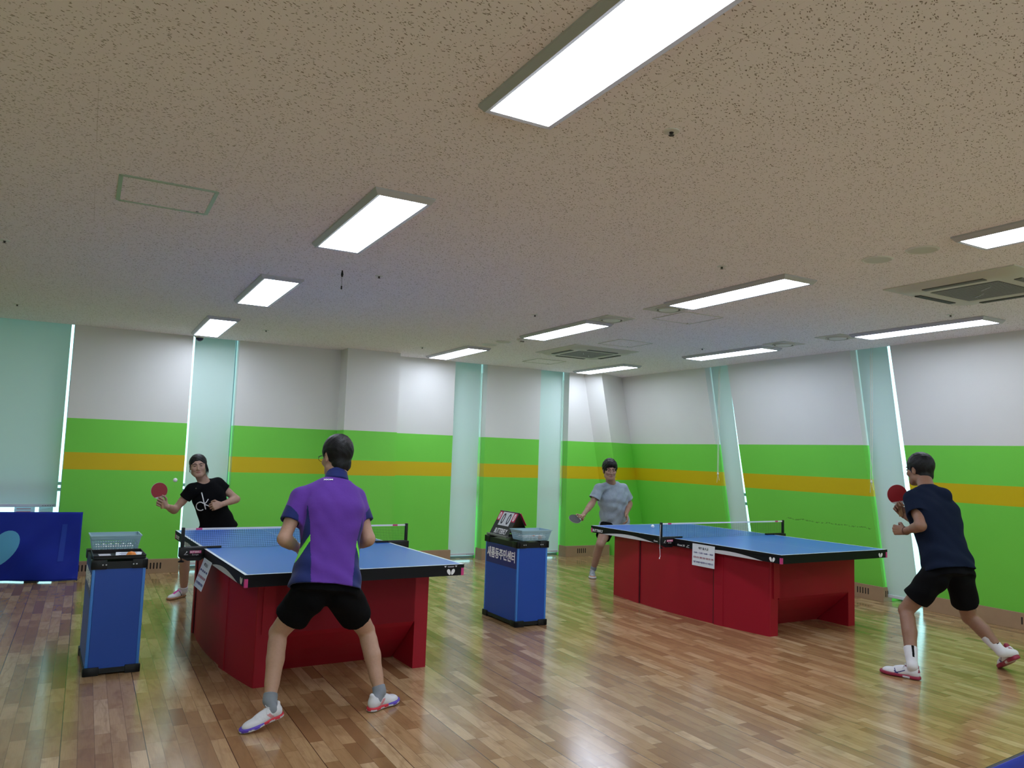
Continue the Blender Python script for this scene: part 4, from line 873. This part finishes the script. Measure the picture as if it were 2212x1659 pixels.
def shoe(parent, org, heel, toe, up, kind, right):
    heel = np.array(heel, float); toe = np.array(toe, float); L = np.linalg.norm(toe-heel); fd = nz_(toe-heel); up = np.array(up, float); S = frame(heel, fd, up-(up@fd)*fd, L/.275); s = S.sc; sd = -1 if right else 1   # inner side sign (x is to the wearer's right)
    Rr = lambda a, b_, r1, r2: rc(S(*a), S(*b_), r1*s, r2*s); E = lambda c, r: ell(S(*c), np.array(r)*s, S.R)
    lo, hi = box_of([S(x, y, z) for x in (-.065, .065) for y in (-.02, .295) for z in (-.02, .135)], .01)
    # sole outline swept: union of flattened discs
    def solef(z0, z1, grow):
        F = Field(lo, hi, .0038)
        for y, wd, cx in ((.036, .033, 0), (.08, .031, .0), (.13, .034, -.002*sd), (.18, .044, -.003*sd), (.215, .045, 0), (.243, .034, .004*sd)):
            c = S(cx, y, (z0+z1)/2); F.op(ell(c, np.array((wd+grow, .036+grow+(.004 if y > .2 else 0), .05))*s, S.R), .025)
        return F
    P = None
    Fs = solef(0, .022, .004)
    Fs.cut(S(0, 0, .024), S.R[2]); Fs.cut(S(0, 0, .001), -S.R[2])
    sm, um, tm, lm = {'multi': ('sole', 'shoe', ('shoered', 'shoeblue'), 'shoe'), 'mar': ('maroon', 'shoe', ('navyp', 'maroon'), 'shoe'), 'wom': ('gum', 'shoe', ('inkk', 'magenta'), 'magenta'), 'gr': ('sole', 'shoeg', ('greysock', 'orange'), 'shoe')}[kind]
    def sfm(C):
        c = S.loc(C); r_ = np.zeros(len(C))
        if kind == 'multi':
            zig = .013+.004*np.sign(np.sin(c[:, 1]*90)); st = (c[:, 2] > zig-.003) & (np.abs(c[:, 2]) < .03); r_[st & (c[:, 1] < .14)] = 1; r_[st & (c[:, 1] >= .14)] = 2
        if kind == 'mar': r_[(c[:, 1] < .11) & (c[:, 1] > .06) & (c[:, 2] < .016)] = 3
        return r_
    so = fmesh('sole', Fs, [sm, tm[0], tm[1], 'sole'], parent, org, sfm, 2)
    F = Field(lo, hi, .0038)
    F.op(E((0, .040, .045), (.031, .038, .045)), .01); F.op(Rr((0, .05, .045), (0, .12, .04), .030, .031), .02); F.op(E((0, .13, .038), (.033, .05, .036)), .02)
    F.op(E((-.001*sd, .19, .026), (.042, .060, .030)), .03); F.op(E((.003*sd, .232, .022), (.034, .036, .022)), .02); F.op(Rr((0, .095, .062), (0, .16, .048), .022, .018), .02)
    F.op(Rr((0, .036, .072), (0, .024, .090), .024, .016), .01); F.op(Rr((0, .052, .085), (0, .052, .14), .022, .028), .006, 's'); F.cut(S(0, 0, .016), -S.R[2])
    def ufm(C):
        c = S.loc(C); r_ = np.zeros(len(C)); ax = np.abs(c[:, 0])
        if kind == 'mar':
            y, z = c[:, 1], c[:, 2]; l1 = np.abs((z-.052)+.45*(y-.10)) < .0035; l2 = np.abs((z-.030)-.55*(y-.155)) < .0035; l3 = np.abs((y-.155)-.6*(z-.03)) < .004
            r_[(ax > .018) & (y > .095) & (y < .17) & (z > .02) & (z < .062) & (l1 | l2 | l3)] = 1; r_[(z > .080) & (y < .10)] = 2; r_[(y < .010) & (z > .05)] = 2
        if kind == 'multi':
            y, z = c[:, 1], c[:, 2]; r_[(ax > .02) & (np.abs(y-.08-.8*(z-.03)) < .012) & (z > .028) & (z < .06)] = 3
        if kind == 'wom':
            y, z = c[:, 1], c[:, 2]; r_[(ax > .02) & (y < .15) & (np.abs(np.abs(y-.10)-.5*(z-.02)) < .006)] = 1; r_[(ax < .017) & (y > .10) & (y < .20) & (z > .035)] = 2
        if kind == 'gr':
            y, z = c[:, 1], c[:, 2]; r_[(np.sin(y*120+z*160) > .5)] = 1; r_[(np.abs(z-.030) < .003) & (y > .2)] = 2
        return r_
    fmesh('upper', F, [um, tm[0], tm[1], 'pinkm'], parent, org, ufm, 2)
    q = MB()
    for k in range(5):
        y = .098+.017*k; z = .084-.0085*k; q.tube([S(-.017, y+.004, z-.012), S(0, y, z+.001), S(.017, y+.004, z-.012)], .0026*s, 6)
    for a in (-1, 1): q.tube([S(0, .095, .088), S(a*.018, .098, .100), S(a*.030, .090, .094), S(a*.012, .096, .090)], .0022*s, 6); q.tube([S(0, .095, .088), S(a*.02, .11, .082), S(a*.034, .112, .066)], .0022*s, 6)
    q.v = [tuple(np.array(v)-org) for v in q.v]; q.build('laces', lm, parent, True)
    return S
def person(J, label, name='person', skin='skinA', shirt=None, short=None, hair=None, socks=None, shoes=None, sex='m', headsc=1, fwd=(0, 1, 0), hd=(0, 1, 0), hup=(0, 0, 1), hands=None, tw=1, girth=1, legs=None):
    J = {k: np.array(v, float) for k, v in J.items()}; org = np.array([J['hip'][0], J['hip'][1], 0.]); r = thing(name, label, 'person', org); fwd = np.array(fwd, float)
    up = nz_(J['neck']-J['hip']); T = frame(J['hip'], fwd, up); rt = T.R[0]; fw = T.R[1]; H = frame(J['head'], hd, hup, headsc)
    allp = [v for k, v in J.items() if k not in ('toeL', 'toeR')]; lo, hi = box_of(allp, .13); F = Field(lo, hi, .0065)
    chest = J['hip']+(J['neck']-J['hip'])*.68; waist = J['hip']+(J['neck']-J['hip'])*.30; nk = J['neck']
    body = [econe(J['hip']-up*.06, waist, (.155*girth, .095), (.135*girth, .085), rt, fw, 2.3), econe(waist, chest, (.135*girth, .085), (.155*tw, .098), rt, fw, 2.3), econe(chest, nk-up*.055, (.155*tw, .098), (.13*tw, .065), rt, fw, 2.2)]
    for p_ in body: F.op(p_, .03)
    for s in 'LR':
        sh, el, wr, hp, kn, an = (J[k+s] for k in ('sh', 'el', 'wr', 'hp', 'kn', 'an')); sg = -1 if s == 'L' else 1
        F.op(rc(nk-up*.035, sh, .045, .050), .03); F.op(rc(sh, el, .044*girth, .037*girth), .02); F.op(rc(sh+(el-sh)*.3, sh+(el-sh)*.6, .042*girth, .041*girth), .01)
        F.op(rc(el, wr, .037*girth, .0265), .012); F.op(rc(el+(wr-el)*.12, el+(wr-el)*.45, .041*girth, .034*girth), .02)
        F.op(rc(hp, kn, .086*girth, .054*girth), .03); F.op(rc(kn, an, .050*girth, .034*girth), .012)
        bk = nz_(np.cross(rt, kn-an)); bk = -bk if bk@fw > 0 else bk
        F.op(rc(kn+(an-kn)*.18+bk*.016, kn+(an-kn)*.42+bk*.020, .046*girth, .043*girth), .03); F.op(rc(kn+(an-kn)*.42+bk*.018, kn+(an-kn)*.75+bk*.006, .040*girth, .032*girth), .03)
        F.op(ell(kn-bk*.016, (.036*girth, .036*girth, .044*girth)), .02); pass
    F.op(rc(nk-up*.05, J['head']+H.R[2]*-.05-H.R[1]*.03, .056, .048), .02)
    extra = []
    HF = head_field(H, nk-up*.02, sex); extra.append(HF.mesh(1))
    for s in 'LR':
        if hands and s in hands:
            dd, pp, spc = hands[s]; ts = 1 if s == 'R' else -1
            hf, _ = hand_field(J['wr'+s], np.array(dd, float), np.array(pp, float), spc, ts, sc=.97); extra.append(hf.mesh(1))
    def bfm(C):
        c = H.loc(C); return ((np.abs(c[:, 0]) < .0215) & (c[:, 1] > .076) & (np.abs(c[:, 2]+.0655) < .0070*(1-(c[:, 0]/.024)**2)+.001)).astype(int)
    fmesh('body', F, [skin, 'lips'], r, org, bfm, 2, extra)
    # eyes and brows
    for sg in (-1, 1):
        q = MB(); c = H(sg*.030, .0862, .0015); e_ = []
        vs = []; fs = []
        for j in range(5):
            for k in range(12):
                a = 2*math.pi*k/12; rr_ = j/4; vs.append(tuple(H(sg*.030+.0130*rr_*math.cos(a), .0888-.0045*rr_*rr_, .001+.0042*rr_*math.sin(a))-org))
        for j in range(4):
            for k in range(12): fs.append((j*12+k, j*12+(k+1) % 12, (j+1)*12+(k+1) % 12, (j+1)*12+k))
        mk('eye', vs, fs, 'eye', r, True)
        q = MB(); q.tube([H(sg*.014, .0945, .021)-org, H(sg*.030, .0915, .026)-org, H(sg*.046, .0785, .021)-org], [.003*headsc, .0036*headsc, .002*headsc], 6); q.build('eyebrow', 'brow', r, True)
    # hair
    E = lambda c, rr: ell(H(*c), np.array(rr)*headsc, H.R); lo, hi = box_of([H(x, y, z) for x in (-.11, .11) for y in (-.135, .125) for z in (-.14, .15)], .01); F = Field(lo, hi, .0034)
    tp = hair['thick']; ww = 1.10 if sex == 'f' else 1.0; F.op(E((0, -.018, .032), ((.076+tp)*ww, .096+tp, .088+tp*1.3)), .01)
    if hair['kind'] != 'bun': F.op(E((0, -.052, -.055), (.060, .046, .055)), .02)
    if hair['kind'] == 'fringe': F.op(E((0, .045, .072), (.066, .055, .042)), .02)
    if hair['kind'] == 'bun': F.op(E((0, -.115, -.02), (.03, .03, .035)), .02)
    hl = hair.get('line', .055)
    hw_ = hair.get('fw', .034); F.op(rc(H(-hw_, .13, hl-.06), H(hw_, .13, hl-.06), .062*headsc), .008, 's'); F.op(rc(H(-.03, .12, -.06), H(.03, .12, -.06), .085*headsc), .008, 's')
    for sg in (-1, 1):
        F.op(rc(H(sg*.1, .055, -.005), H(sg*.1, .035, -.10), .040*headsc, .055*headsc), .008, 's'); F.op(E((sg*.082, -.008, -.018), (.02, .021, .035)), .006, 's')
    F.cut(H(0, -.08, hair.get('back', -.065)), -nz_(H.R[2]+.25*H.R[1]))
    F.noise(lambda X, Y, Z: hair.get('rough', .0012)*np.sin(X*130+3*np.sin(Z*45))*np.sin(Y*110+Z*60))
    def hfm(C):
        c = H.loc(C); g = np.zeros(len(C))
        if 'bald' in hair: bx, by, bz_, br = hair['bald']; g[((c[:, 0]-bx)**2+(c[:, 1]-by)**2+(c[:, 2]-bz_)**2) < br**2*(1+.35*np.sin(c[:, 0]*300)*np.sin(c[:, 1]*260+c[:, 2]*120))] = 1
        return g
    fmesh('hair', F, ['hair', 'stub'], r, org, hfm, 1)
    if hair['kind'] == 'bun':
        q = MB()
        for k, (x, dx, zz) in enumerate(((-.068, -.012, -.13), (-.072, -.018, -.11), (-.066, -.004, -.12), (-.075, -.022, -.085), (.07, .006, -.07))): q.tube([H(x*.9, .03, .06)-org, H(x*1.12, .038, .0)-org, H(x*1.12+dx*.6, .036, -.05)-org, H(x+dx, .03, zz)-org], [.005, .006, .0045, .001], 6)
        q.build('loose_strands', 'hair', r, True)
    # shirt
    hem = J['hip']+up*shirt['hem']; lo, hi = box_of([hem, nk]+[J['sh'+s] for s in 'LR']+[J['sh'+s]+(J['el'+s]-J['sh'+s])*shirt['sl'] for s in 'LR'], .13); lo = np.minimum(lo, hem-.25*np.array([1, 1, .1])); hi = np.maximum(hi, hem+np.array([.25, .25, 0])); lo[2] = min(lo[2], hem[2]-.07)
    F = Field(lo, hi, shirt.get('h', .0048)); g = shirt.get('g', 1); hb = shirt.get('hb', 1)
    wsh = shirt.get('shift', np.zeros(3))
    secs = [(hem+wsh, .175*girth*hb, .130*girth*hb), (waist+wsh*.3, .158*girth*g, .112*g*girth), (chest, .178*tw*g, .122*g), (nk-up*.075, .155*tw, .088), (nk-up*.02, .085, .062)]
    F.op(trunk(secs, up, rt, fw, 2.4), .022)
    for s in 'LR': F.op(rc(nk-up*.03, J['sh'+s], .052, .060), .035)
    wr_ = shirt.get('wr', .004)
    def folds(X, Y, Z):
        l = [(X-J['hip'][0])*T.R[i][0]+(Y-J['hip'][1])*T.R[i][1]+(Z-J['hip'][2])*T.R[i][2] for i in range(3)]; u, v, w_ = l
        return wr_*np.sin(u*26+6*np.sin(w_*9)+v*14)*np.clip((.42-w_)*3.2, .1, 1)+wr_*.6*np.sin(w_*46+u*22+3*np.sin(u*14+1))*.6
    F.noise(folds)
    for s in 'LR':
        sh, el = J['sh'+s], J['el'+s]; ax = nz_(el-sh); e_ = sh+(el-sh)*shirt['sl']; sg = -1 if s == 'L' else 1
        fl = shirt.get('flare', .066); F2 = Field(F.lo, F.lo+(F.n-1)*F.h-1e-6, F.h); F2.F = np.full(F.F.shape, .5, np.float32); F2.n = F.n; F2.ax = F.ax
        F2.op(rc(sh, e_+ax*.05, .064, fl), .0001)
        if shirt.get('sw'): F2.noise(lambda X, Y, Z: .0025*np.sin(X*55+Y*20+Z*70)*np.sin(Z*30-X*25))
        F2.cut(e_, ax, .003); F2.op(rc(e_-ax*.030, e_+ax*.05, fl-.013), .003, 's'); F.F = smin(F.F, F2.F, .022)
    F.cut(hem, -up, .002); 
    for q_ in (econe(hem-up*.03, hem+up*.025, (.163*girth*hb, .118*girth*hb), (.163*girth*hb, .118*girth*hb), rt, fw, 2.4),): F.op(tuple([q_[0], q_[1]+wsh, q_[2]+wsh]) if False else q_, .003, 's')
    nd = nz_(J['head']-nk); fr_ = 1 if shirt.get('collar') is None else .5
    F.op(rc(nk+nd*.015+fw*.010*fr_, nk+nd*.09+fw*.02*fr_, .060, .066), .006, 's')
    so = fmesh('shirt', F, shirt['mats'], r, org, (lambda C: shirt['fm'](T.loc(C), J, C)) if 'fm' in shirt else None, 2)
    if shirt.get('collar'):
        F = Field(*box_of([nk-.11, nk+.12], 0), .0042); F.op(rc(nk-up*.022, nk+nd*.028, .078, .066), .004); F.op(rc(nk+nd*.0, nk+nd*.10, .058, .060), .003, 's'); F.cut(nk+nd*.030, nz_(nd+.35*fw), .003); F.cut(nk-up*.018, -up, .01); fmesh('collar', F, [shirt['collar']], r, org, None, 1)
    # shorts
    if short:
        pts = [J['hip']+up*.08]+[J['hp'+s] for s in 'LR']+[J['hp'+s]+(J['kn'+s]-J['hp'+s])*short['len'] for s in 'LR']; lo, hi = box_of(pts, .17); F = Field(lo, hi, .0055); gg = short.get('g', 1)
        F.op(econe(J['hip']-up*.09, J['hip']+up*.10, (.165*girth*gg, .122*gg), (.148*girth, .105), rt, fw, 2.3), .03)
        for s in 'LR':
            hp, kn = J['hp'+s], J['kn'+s]; e_ = hp+(kn-hp)*short['len']; F.op(rc(hp+up*.0, e_+(kn-hp)*.25, .100*gg, short.get('fl', .100)), .035)
        F.noise(lambda X, Y, Z: .003*np.sin(Z*50+X*30)+.003*np.sin(X*40-Y*30+Z*12))
        for s in 'LR':
            hp, kn = J['hp'+s], J['kn'+s]; ax = nz_(kn-hp); e_ = hp+(kn-hp)*short['len']; P = np.meshgrid(*F.ax, indexing='ij'); d = sum((P[i]-e_[i])*ax[i] for i in range(3)); rad = np.sqrt(sum((P[i]-e_[i])**2 for i in range(3)))
            o_ = 'R' if s == 'L' else 'L'; eo = J['hp'+o_]+(J['kn'+o_]-J['hp'+o_])*short['len']; rado = np.sqrt(sum((P[i]-eo[i])**2 for i in range(3)))
            F.F = np.where((rad < .26) & (rad < rado), np.maximum(F.F, d), F.F).astype(np.float32); F.op(rc(e_-ax*.03, e_+ax*.05, short.get('fl', .100)-.012), .003, 's')
        fmesh('shorts', F, [short['mat']], r, org, None, 2)
    for s in (legs or 'LR'):
        an, kn = J['an'+s], J['kn'+s]; ax = nz_(an-kn); top = an-ax*socks['h']; foot = nz_(J['toe'+s]-J['heel'+s]); mid = J['heel'+s]+foot*.062
        F = Field(*box_of([top, an, mid, mid+foot*.08], .075), .004); F.op(rc(top, an, .049 if socks['h'] > .06 else .040, .0365), .01); F.op(rc(an, mid+V3(0, 0, .055), .0365, .029), .015); F.op(rc(mid+V3(0, 0, .050), mid+foot*.08+V3(0, 0, .040), .028, .024), .015); F.cut(top, -ax, .003)
        def sfm(C, top=top, ax=ax, an=an):
            if not socks.get('stripe'): return np.zeros(len(C))
            sd = nz_(np.cross(ax, V3(.35, .94, 0))); d = C-top; w_ = d@ax; d = d-np.outer(w_, ax); ang = d@socks['stripe'][0]; bk2 = d@socks['stripe'][1]; rr_ = np.linalg.norm(d, axis=1)+1e-6; return ((ang/rr_ > .15) & (ang/rr_ < .50) & (bk2 < 0) & (w_ > -.01) & (w_ < .09)).astype(int)
        fmesh('sock', F, [socks['mat'], 'blackt'], r, org, sfm, 1)
        sh_ = thing('shoe', None, None, (0, 0, 0)); sh_.parent = r
        upv = J.get('up'+s, V3(0, 0, 1)); shoe(sh_, org, J['heel'+s], J['toe'+s], upv, shoes, s == 'R')
    return r, T, H, org
def paddle(c, normal, hdir, label, front, back, sc=1):
    c = np.array(c, float); hdir = nz_(np.array(hdir, float)); n = np.array(normal, float); n = nz_(n-(n@hdir)*hdir); X = np.cross(hdir, n); r = thing('table_tennis_paddle', label, 'paddle', c)
    out = []
    for k in range(40):
        a = 2*math.pi*k/40; x = .075*math.cos(a); y = .078*math.sin(a); out.append((x, y))
    def disc(z0, z1, mt, nm, s=1, cutb=None):
        q = MB(); q.prism([X*x*s*sc+(-hdir)*y*s*sc+n*z0 for x, y in out if cutb is None or y*s > -cutb], n*(z1-z0)); q.build(nm, mt, r)
    disc(-.003, .003, 'whiteedge', 'blade'); disc(.003, .0055, front, 'rubber_face', .985, .062); disc(-.0055, -.003, back, 'rubber_face', .985, .062)
    q = MB(); w0, w1 = .014*sc, .017*sc; p0 = hdir*.062*sc; p1 = hdir*.175*sc
    vs = []
    for p, w_, t in ((p0, .024*sc, .004), (hdir*.085*sc, w0, .0105), (hdir*.14*sc, .0135*sc, .011), (p1, w1, .0115)):
        for k in range(12): a = 2*math.pi*k/12; vs.append(p+X*w_*math.cos(a)+n*t*math.sin(a))
    fs = [(j*12+k, j*12+(k+1) % 12, (j+1)*12+(k+1) % 12, (j+1)*12+k) for j in range(3) for k in range(12)]+[tuple(range(12))[::-1], tuple(range(36, 48))]
    q.add(vs, fs); q.build('handle', 'wood', r, True); return r
# --- man in the purple shirt
def mid(a, b_, t=.5): return a*(1-t)+b_*t
J = dict(hip=at(704, 1262, 4.52)+V3(0, 0, .03), neck=at(727, 1033, 4.72), head=at(727, 986, 4.79), shL=at(650, 1076, 4.70), shR=at(767, 1076, 4.71), elL=at(613, 1164, 4.60), elR=at(797, 1164, 4.60), wrL=at(647, 1186, 4.86), wrR=at(768, 1180, 4.85),
 hpL=at(672, 1280, 4.53), hpR=at(738, 1280, 4.53), knL=at(601, 1366, 4.72), knR=at(791, 1362, 4.74), anL=at(583, 1512, 4.53), anR=at(820, 1494, 4.58))
J['toeL'] = at(522, 1574, 4.46); J['toeL'][2] = .004; J['heelL'] = at(612, 1544, 4.50); J['upL'] = V3(.25, 0, 1)
J['toeR'] = at(857, 1520, 4.66); J['toeR'][2] = .003; J['heelR'] = at(797, 1530, 4.52); J['heelR'][2] = .004
def fm_purple(c, J, C):
    u, v, w_ = c[:, 0], c[:, 1], c[:, 2]; r_ = np.zeros(len(c)); h = w_; half = np.interp(h, [-.1, .0, .12, .22, .30, .40, .45], [.118, .122, .130, .140, .150, .172, .4]); au = np.abs(u)
    navy_ = (au > half) & (h < .43); r_[navy_] = 1
    arc = h-(.215-(au-.125)*2.1); r_[navy_ & (arc > 0) & (arc < .05-.20*(au-.125))] = 2
    for s in 'LR':
        sh, el = J['sh'+s], J['el'+s]; t = (C-sh)@(el-sh)/((el-sh)@(el-sh)); out = ((C-sh)@np.array([-1 if s == 'L' else 1, 0, 0.])); dist = np.linalg.norm(C-(sh+np.outer(t, el-sh)), axis=1)
        on = (dist < .095) & (t > .12); r_[on] = 0; r_[on & (t > .52-(out-.02)*3.2) & (out > .035)] = 1
    return r_
pp, PT_, PH, porg = person(J, 'man in purple and navy shirt and black shorts, seen from behind, crouching at the table', skin='skinA', shirt=dict(hem=-.055, h=.004, sl=.60, mats=['purple', 'navy', 'lime'], fm=fm_purple, collar='navy', hb=1.20, g=1.08, wr=.003, flare=.066), short=dict(mat='blackc', len=.60, g=1.1, fl=.092),
 hair=dict(kind='short', thick=.010, line=.06, back=-.110, bald=(.012, -.095, .075, .034)), socks=dict(mat='greysock', h=.035), shoes='multi', headsc=1.06, fwd=(.05, 1, 0), hd=(-.28, 1, -.25), hup=(0, .22, 1), tw=1.02,
 hands=dict(L=((.3, 1, -.1), (1, -.2, -.2), FIST), R=((-.35, 1, .25), (-1, -.3, -.1), LOOSE)))
sh_o = [o for o in pp.children if o.name.startswith('shirt')][0]; dcam = nz_(V3(0, 0, CH)-at(709, 1033, 4.6))
q_, q2, q3, q4 = [on_surface(sh_o, at(a, c, 4.2)-porg, -dcam) for a, c in ((709, 1036), (709, 1031), (699, 1036), (719, 1036))]
text('XIOM', .019, 'lettering', 'ink', pp, q_+dcam*.002, q4-q3, q2-q_, .056, .0006, .0005)
q = MB(); gz = PH
for sg in (-1, 1):
    ring = [PH(sg*.033+.024*math.cos(a), .108, .002+.017*math.sin(a))-porg for a in np.linspace(0, 2*math.pi, 17)]; q.tube(ring, .0014, 5); q.tube([PH(sg*.057, .106, .006)-porg, PH(sg*.079, .07, .006)-porg, PH(sg*.080, .0, .004)-porg, PH(sg*.078, -.02, -.01)-porg], .0016, 5)
q.tube([PH(-.009, .108, .004)-porg, PH(.009, .108, .004)-porg], .0014, 5); q.build('glasses', 'black', pp)
# --- man in the navy tee
J = dict(hip=at(2048, 1222, 3.62), neck=at(2000, 1050, 3.84), head=at(1986, 1014, 3.94), shL=at(1971, 1077, 3.86), shR=at(2036, 1072, 3.72), elL=at(1990, 1136, 3.70), elR=V3(6.02, 4.02, 1.14), wrL=at(1956, 1147, 3.90), wrR=at(1950, 1095, 4.06),
 hpL=at(2020, 1245, 3.66), hpR=at(2070, 1243, 3.60), knL=at(1957, 1318, 3.86), knR=at(2093, 1332, 3.66), anL=at(1971, 1438, 3.68), anR=at(2163, 1408, 3.44))
J['toeL'] = V3(5.43, 3.905, .003); J['heelL'] = V3(5.50, 3.635, .003); J['toeR'] = at(2168, 1448, 3.60); J['toeR'][2] = .006; J['heelR'] = at(2196, 1424, 3.38); J['upR'] = V3(-.15, .5, 1)
cd = nz_(np.array([-5.6, -3.7, 0])); cs = np.array([-cd[1], cd[0], 0])
Bn = at(1938, 1068, 4.10); nn = nz_(V3(-.62, -.74, .12)); J['wrR'], gdn, gpn = grip(Bn, V3(-.22, .05, 1), nn, 'R', J['elR'])
nv, NT_, NH, norg = person(J, 'man in dark navy tee and black shorts lunging beside the right table', skin='skinC', shirt=dict(hem=-.045, sl=.60, mats=['navytee'], hb=1.14, g=1.16, wr=.004, flare=.080), short=dict(mat='blackc', len=.66, g=1.05, fl=.092),
 hair=dict(kind='short', thick=.010, line=.062, back=-.080), socks=dict(mat='whitesock', h=.14, stripe=(cs, -cd)), shoes='mar', headsc=1.06, fwd=(.22, 1, 0), hd=(.12, 1, -.14), hup=(0, .12, 1), tw=1.08,
 hands=dict(L=((-.25, 1, .02), (1, .2, -.1), FIST), R=(gdn, gpn, GRIPP)))
q = MB(); w_ = J['wrL']; dv = nz_(J['wrL']-J['elL']); a_ = nz_(np.cross(dv, V3(0, 0, 1))); b2 = np.cross(dv, a_)
for dd in (-.012, -.004):
    for k in range(22): t = 2*math.pi*k/22; p_ = w_+dv*dd+(a_*math.cos(t)+b2*math.sin(t))*.031-norg; q.lathe([(.0001, -.0035), (.0035, 0), (.0001, .0035)], tuple(p_), 6)
q.build('bracelet', 'bead', nv)
paddle(Bn, nn, -V3(-.22, .05, 1), 'red rubber paddle held up by the man in navy', 'rubber', 'brubber', 1.05)
# --- woman in black
J = dict(hip=at(470, 1135, 8.50), neck=at(441, 1040, 8.44), head=at(428, 1006, 8.38), shL=at(470, 1045, 8.47), shR=at(415, 1058, 8.38), elL=at(511, 1078, 8.46), elR=at(377, 1102, 8.42), wrL=at(478, 1090, 8.32), wrR=at(356, 1086, 8.26),
 hpL=at(488, 1148, 8.5), hpR=at(452, 1148, 8.5), knL=at(512, 1205, 8.35), knR=at(399, 1200, 8.45), anL=V3(1.44, 8.58, .10), anR=at(397, 1275, 8.57))
J['toeL'] = V3(1.50, 8.34, .003); J['heelL'] = V3(1.44, 8.60, .003); J['toeR'] = V3(.825, 8.45, .003); J['heelR'] = V3(1.0, 8.62, .003)
Bw = at(344, 1060, 8.14); nw = nz_(V3(.18, -.98, .04)); J['wrR'], gdw, gpw = grip(Bw, V3(-.25, -.05, 1), nw, 'R', J['elR'])
wm, WT, WH, worg = person(J, 'woman in black tee leaning sideways to hit a ball at the left table', skin='skinW', sex='f', shirt=dict(hem=-.06, sl=.42, mats=['blackt'], hb=1.12, g=1.0, wr=.003, flare=.058), short=dict(mat='blackc', len=.68, g=1.0, fl=.088),
 hair=dict(kind='bun', thick=.003, line=.086, fw=.045, back=-.075), socks=dict(mat='whitesock', h=.04), shoes='wom', headsc=.97, fwd=(-.22, -1, 0), hd=(-.12, -1, .02), hup=(-.10, 0, 1), tw=.93, girth=.95,
 hands=dict(L=((-.9, -.35, -.18), (-.1, .9, -.2), FIST), R=(gdw, gpw, GRIPP)))
sh_o = [o for o in wm.children if o.name.startswith('shirt')][0]; dcam = nz_(V3(0, 0, CH)-at(440, 1080, 8.4))
def wsurf(px, py): return on_surface(sh_o, at(px, py, 8.0)-worg, -dcam)+dcam*.0035
q = MB()
for pts, r1 in (([(437.5-1.5+8.2*math.cos(a)*1.15-3.5, 1094.5+9.5*math.sin(a)) for a in np.linspace(-.75, -5.45, 16)], .0052), ([(435.2, 1063), (438.5, 1076), (441.5, 1089), (444.3, 1101)], .0058), ([(450.5, 1078), (446, 1085), (441, 1090)], .0050), ([(441, 1090), (448, 1092), (457, 1096)], .0050)):
    q.tube([wsurf(a, c) for a, c in pts], r1, 6)
q.build('printed_letters', 'ink', wm, True)
q = MB(); q.lathe([(.0001, -.007), (.007, 0), (.0001, .007)], tuple(wsurf(422.5, 1054)), 8); q.build('pendant', 'steel', wm)
paddle(Bw, nw, -V3(-.25, -.05, 1), 'red rubber paddle held out by the woman in black', 'rubber', 'brubber')
# --- man in the grey tee
J = dict(hip=at(1328, 1134, 8.52), neck=at(1320, 1042, 8.42), head=at(1317.5, 1015, 8.32), shL=at(1346, 1055, 8.40), shR=at(1294, 1055, 8.42), elL=at(1360, 1088, 8.42), elR=at(1280, 1086, 8.42), wrL=at(1353, 1110, 8.24), wrR=at(1262, 1111, 8.24),
 hpL=at(1341, 1140, 8.5), hpR=at(1311, 1140, 8.5), knL=at(1358, 1180, 8.36), knR=at(1296, 1177, 8.36), anL=V3(6.42, 8.55, .11), anR=at(1282, 1228, 8.47))
J['toeL'] = V3(6.40, 8.34, .003); J['heelL'] = V3(6.44, 8.60, .003); J['toeR'] = V3(5.83, 8.30, .003); J['heelR'] = V3(5.97, 8.53, .003)
Bg = at(1242, 1121, 8.16); ng = nz_(V3(-.36, -.62, .70)); hg = nz_(at(1242, 1121, 8.16)-at(1264, 1113, 8.20)); J['wrR'], gdg, gpg = grip(Bg, hg, ng, 'R', J['elR'])
gm, GT, GH, gorg = person(J, 'man in grey tee and black shorts facing us behind the right table', skin='skinB', shirt=dict(hem=.01, sl=.72, mats=['grey'], hb=1.12, g=1.10, wr=.010, flare=.080), short=dict(mat='blackc', len=.52, g=1.05, fl=.098),
 hair=dict(kind='fringe', rough=.0024, thick=.014, line=.064, back=-.05), socks=dict(mat='greysock', h=.03), shoes='gr', headsc=1.12, fwd=(-.35, -.94, 0), hd=(-.40, -.90, -.12), hup=(-.05, -.1, 1), tw=1.06, girth=1.04,
 hands=dict(L=((-.25, -.6, -.75), (-.8, .5, 0), LOOSE), R=(gdg, gpg, GRIPP)))
paddle(Bg, ng, -hg, 'black rubber paddle in the right hand of the man in grey', 'brubber', 'brubber', 1.05)
